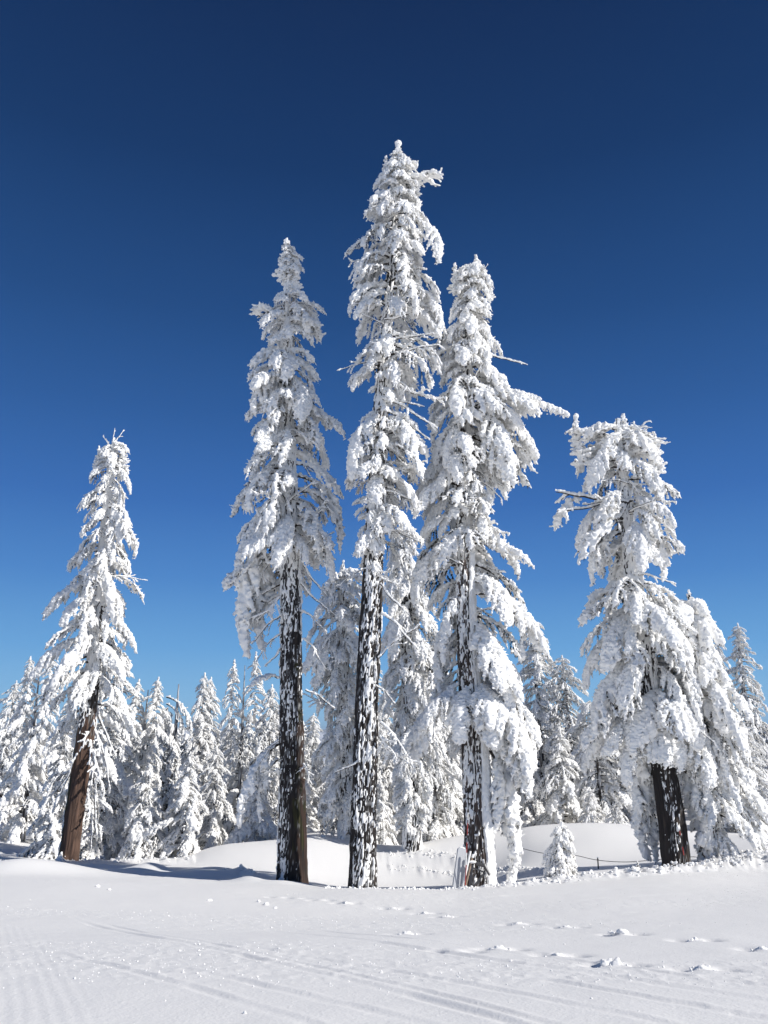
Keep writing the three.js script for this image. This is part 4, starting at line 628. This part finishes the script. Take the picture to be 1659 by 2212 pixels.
// ---------------------------------------------------------------- the rope fence
{
  const rope = [[1106, 1827, 29.5], [1173, 1843, 28.6], [1238, 1847, 27.6], [1291, 1858, 26.8], [1348, 1862, 26.6], [1420, 1857, 26.8], [1500, 1851, 27], [1527, 1861, 26]].map((q) => at(...q));
  const dark = new THREE.MeshStandardMaterial({ color: new THREE.Color().setRGB(0.09, 0.085, 0.08), roughness: 0.8 });
  const c = new THREE.CatmullRomCurve3(rope, false, 'centripetal');
  top('rope', new THREE.TubeGeometry(c, 120, 0.0095, 6), dark, 'dark rope strung along the fence posts across the smooth mound', 'rope');
  [[1106, 1797, 1862, 29.5, 'tall thin dark fence post beside the iced tree\'s hanging bough'], [1240, 1832, 1874, 27.6, 'thin fence post just right of the bowed young fir'], [1291, 1853, 1881, 26.8, 'short thin fence post standing in the shadow']].forEach(([px, y0, y1, D, label]) => {
    const a = at(px, y0, D), b = at(px, y1, D); b.x = a.x; b.y = Math.min(b.y, H(b.x, b.z, false) - 0.05); const h = a.y - b.y, t = thing('fence_post', label, 'post', b, 'thin posts carrying the rope');
    const g = new THREE.CylinderGeometry(0.019, 0.023, h, 8); g.translate(0, h / 2, 0); part('shaft', g, dark, t); const k = new THREE.TorusGeometry(0.03, 0.009, 6, 10); k.rotateX(Math.PI / 2); const ring = part('rope_clip', k, dark, t); ring.position.y = h * (px === 1106 ? 0.55 : 0.85);
    const cap = new THREE.SphereGeometry(0.024, 8, 6); cap.scale(1, 0.8, 1); part('snow_cap', cap, M.rime, t).position.y = h + 0.008;
  });
}
// ---------------------------------------------------------------- gear propped against the iced tree
{
  const D = 23.75, metal = new THREE.MeshStandardMaterial({ color: new THREE.Color().setRGB(0.12, 0.12, 0.125), roughness: 0.5, metalness: 0.5 }), frost = new THREE.MeshStandardMaterial({ color: new THREE.Color().setRGB(0.52, 0.53, 0.55), roughness: 0.9 });
  const red = new THREE.MeshStandardMaterial({ color: new THREE.Color().setRGB(0.42, 0.05, 0.04), roughness: 0.6 }), blackp = new THREE.MeshStandardMaterial({ color: new THREE.Color().setRGB(0.03, 0.03, 0.032), roughness: 0.6 }), wood = new THREE.MeshStandardMaterial({ color: new THREE.Color().setRGB(0.32, 0.24, 0.18), roughness: 0.85 });
  const V = (px, py, d = D) => at(px, py, d);
  { // the board: a rounded plank standing on end, turned to the side
    const w = 0.34, h = 1.2, s = new THREE.Shape(); s.moveTo(-w / 2, 0); s.lineTo(w / 2, 0); s.lineTo(w / 2 - 0.03, h - 0.08); s.quadraticCurveTo(w / 2 - 0.04, h, w / 2 - 0.12, h); s.lineTo(-w / 2 + 0.1, h); s.quadraticCurveTo(-w / 2 + 0.03, h, -w / 2 + 0.03, h - 0.08); s.closePath();
    const t = thing('leaning_board', 'pale frost-covered board leaning on the left side of the iced tree', 'board', V(988, 1922)), g = new THREE.ExtrudeGeometry(s, { depth: 0.045, bevelEnabled: true, bevelSize: 0.012, bevelThickness: 0.012, bevelSegments: 2 });
    part('panel', g, frost, t); const e = new THREE.BoxGeometry(0.03, h - 0.06, 0.06); e.translate(w / 2 - 0.01, h / 2, 0.02); e.rotateZ(0.025); part('edge_rail', e, metal, t); const rim = new THREE.SphereGeometry(0.1, 12, 8); rim.scale(1.15, 0.34, 0.5); part('snow_cap', rim, M.rime, t).position.set(0, h + 0.015, 0.02);
    t.rotation.set(-0.12, 0.35, -0.17); t.scale.set(0.95, 0.9, 1);
  }
  const pole = (name, label, a, b, bands, r0 = 0.0125) => { const t = thing(name, label, 'pole', a), d = b.clone().sub(a), l = d.length(); t.quaternion.setFromUnitVectors(new THREE.Vector3(0, 1, 0), d.normalize()); bands.forEach(([f0, f1, mat, n, rr = 1]) => { const g = new THREE.CylinderGeometry(r0 * rr, r0 * rr, (f1 - f0) * l, 8); g.translate(0, (f0 + f1) / 2 * l, 0); part(n, g, mat, t); }); return t; };
  pole('marker_pole', 'slim red, black and white marker pole standing by the grey board', V(1005, 1918, 23.6), V(1011, 1755, 23.6), [[0, 0.3, red, 'red_band'], [0.3, 0.46, M.rime, 'snow_sleeve', 1.25], [0.46, 0.6, red, 'red_band'], [0.6, 0.7, blackp, 'black_band'], [0.7, 0.86, red, 'red_band'], [0.86, 0.9, blackp, 'black_band'], [0.9, 1, M.rime, 'snow_sleeve', 1.2]]);
  pole('ski_pole', 'snow-caked stick leaning beside the grey board', V(998, 1922, 23.62), V(1017, 1835, 23.7), [[0, 0.96, M.rime, 'snow_sleeve', 1.5], [0.96, 1, blackp, 'grip', 1.2]], 0.022);
  pole('wooden_stake', 'brown wooden stake leaning beside the snow-caked stick', V(1004, 1922, 23.66), V(1022, 1845, 23.75), [[0, 0.9, wood, 'shaft', 1.3], [0.9, 1, M.rime, 'snow_cap', 1.6]], 0.022);
  pole('marker_pole', 'thin red marker pole against the leaning black trunk', V(1484, 1886, 24.85), V(1468, 1795, 24.9), [[0, 0.2, red, 'red_band'], [0.2, 0.42, blackp, 'black_band'], [0.42, 0.62, red, 'red_band'], [0.62, 0.9, blackp, 'black_band'], [0.9, 1, red, 'red_band']], 0.014);
  { // grey folded metal frame hung on the trunk foot
    const o = V(1020, 1920, 23.8), t = thing('metal_frame', 'grey folded metal frame with a hooked arm at the iced tree\'s foot', 'frame', o), rel = (px, py, d) => V(px, py, d).sub(o);
    const bar = (name, a, b, w) => { const d = b.clone().sub(a), l = d.length(), g = new THREE.BoxGeometry(w, l, w * 0.6, 1, 1, 1); g.translate(0, l / 2, 0); const m = part(name, g, metal, t); m.position.copy(a); m.quaternion.setFromUnitVectors(new THREE.Vector3(0, 1, 0), d.normalize()); return m; };
    bar('upper_arm', rel(1029, 1865, 23.7), rel(1047, 1870, 23.6), 0.09); bar('hook_arm', rel(1046, 1868, 23.62), rel(1058, 1890, 23.55), 0.08); bar('brace', rel(1022, 1917, 23.7), rel(1046, 1886, 23.6), 0.05); bar('cross_bar', rel(1020, 1874, 23.7), rel(1046, 1884, 23.6), 0.035); bar('side_bar', rel(1014, 1920, 23.75), rel(1021, 1868, 23.75), 0.06);
    bar('link', rel(1047, 1884, 23.58), rel(1049, 1897, 23.58), 0.02); const ring = part('ring', new THREE.TorusGeometry(0.035, 0.011, 8, 16), metal, t); ring.position.copy(rel(1049, 1901, 23.58));
    const cap = new THREE.SphereGeometry(0.075, 12, 8); cap.scale(1.5, 0.55, 0.8); part('snow_cap', cap, M.rime, t).position.copy(rel(1021, 1862, 23.7));
  }
}
// ---------------------------------------------------------------- loose snow
{
  const clod = (seed, s) => { const r = rng(seed), f = new Field([-0.16, -0.1, -0.16], [0.16, 0.14, 0.16], s, 0.02), b = new Builder(); for (let k = 0; k < 7; k++) f.ball((r() - 0.5) * 0.15, (r() - 0.4) * 0.07, (r() - 0.5) * 0.12, 0.025 + 0.045 * r()); f.mesh(b, white, 0.018, 0.05); return b.build(); };
  const fine = [1, 2, 3].map((s) => clod(s * 5, 0.02)), r = rng(99);
  const spots = [[746, 1953, .8], [575, 1955, .9], [560, 1949, .7], [452, 1946, .8], [210, 1916, .9], [238, 1923, .7], [595, 1962, .6], [1022, 1923, .7], [700, 1808, 2]];
  spots.forEach(([px, py, s], i) => { const p = ground(px, py), m = top('snow_clod', fine[i % 3], M.rime, 'small white clod of kicked-up snow lying on the groomed slope', 'snow clod', 'snow clods scattered over the groomed slope'); m.position.copy(p).setY(H(p.x, p.z) + 0.012); m.scale.set(s * (0.6 + 0.4 * r()), s * 0.42, s * 0.5); m.rotation.y = r() * 6.28; });
  const heaps = [1, 2, 3, 4].map((s) => { const q = rng(s * 71), f = new Field([-0.36, -0.08, -0.16], [0.36, 0.16, 0.16], 0.016, 0.012), b = new Builder(); for (let k = 0; k < 22; k++) { const x = (q() + q() - 1) * 0.27, e = 1 - Math.abs(x) / 0.3; f.ball(x, -0.02 + 0.035 * q() * e, (q() - 0.5) * 0.12, 0.012 + 0.036 * q() * e); } for (let k = 0; k < 4; k++) f.capsule((q() - 0.5) * 0.2, -0.02, 0.05, (q() - 0.5) * 0.2, 0.05, -0.03, 0.03, 0.012); f.mesh(b, white, 0.014, 0.05); return b.build(); });
  PRINTS.slice(0, 13).forEach(([x, D, i]) => { const m = top('snow_heap', heaps[i % 4], M.rime, 'flat ragged heap of snow kicked up by a footstep on the groomed slope', 'snow heap', 'heaps of snow kicked up along two lines of footprints'); m.position.set(x, H(x, -D) - 0.012, -D); m.rotation.y = (r() - 0.5) * 0.8 + (i % 2) * 3.14; const s = (D > 12 ? 0.55 : 0.6) * (0.8 + 0.4 * r()); m.scale.set(s, s * (0.8 + 0.4 * r()), s); });
  const list = [];                                                      // crumbs along the banks and in the crust bands
  LINES.forEach((l, li) => { for (let k = 1; k < l.xy.length; k++) { const [ax, aD, ha] = l.xy[k - 1], [bx, bD, hb] = l.xy[k], len = Math.hypot(bx - ax, bD - aD), n = len * (li < 2 ? 46 : 18); for (let q = 0; q < n; q++) { const t = r(), h = lerp(ha, hb, t), x = lerp(ax, bx, t) + (r() - 0.5) * 0.1, D = lerp(aD, bD, t) + (r() + r() - 1) * l.w * 1.3; list.push([x, D, (0.18 + 0.75 * r() * r()) * (0.45 + 2.2 * Math.min(h, 0.25))]); } } });
  for (let k = 0; k < 13000; k++) { const D = 5.2 + 17 * r(), x = (r() - 0.5) * 1.25 * D, n = vn(x * 0.22 + D * 0.05, D * 0.55 + 3, 9); if (r() < smooth(0.0, 0.55, n) * 0.8 + 0.03) list.push([x, D, 0.03 + 0.12 * r() * r() * r()]); }
  fine.forEach((g, v) => { const mine = list.filter((_, i) => i % 3 === v), im = new THREE.InstancedMesh(g, M.rime, mine.length), m4 = new THREE.Matrix4(), q = new THREE.Quaternion(), e = new THREE.Euler(); mine.forEach(([x, D, s], i) => { q.setFromEuler(e.set(r() * 0.8, r() * 6.28, r() * 0.8)); m4.compose(new THREE.Vector3(x, H(x, -D) + 0.02 * s, -D), q, new THREE.Vector3(s, s * (0.7 + 0.5 * r()), s)); im.setMatrixAt(i, m4); }); im.name = numbered('snow_crumbs'); im.castShadow = im.receiveShadow = true; scene.add(im); tag(im, 'crumbs of loose snow along the groomed edge and banks', 'loose snow', 'loose snow crumbs', 'stuff'); });
}

renderer.render(scene, camera);
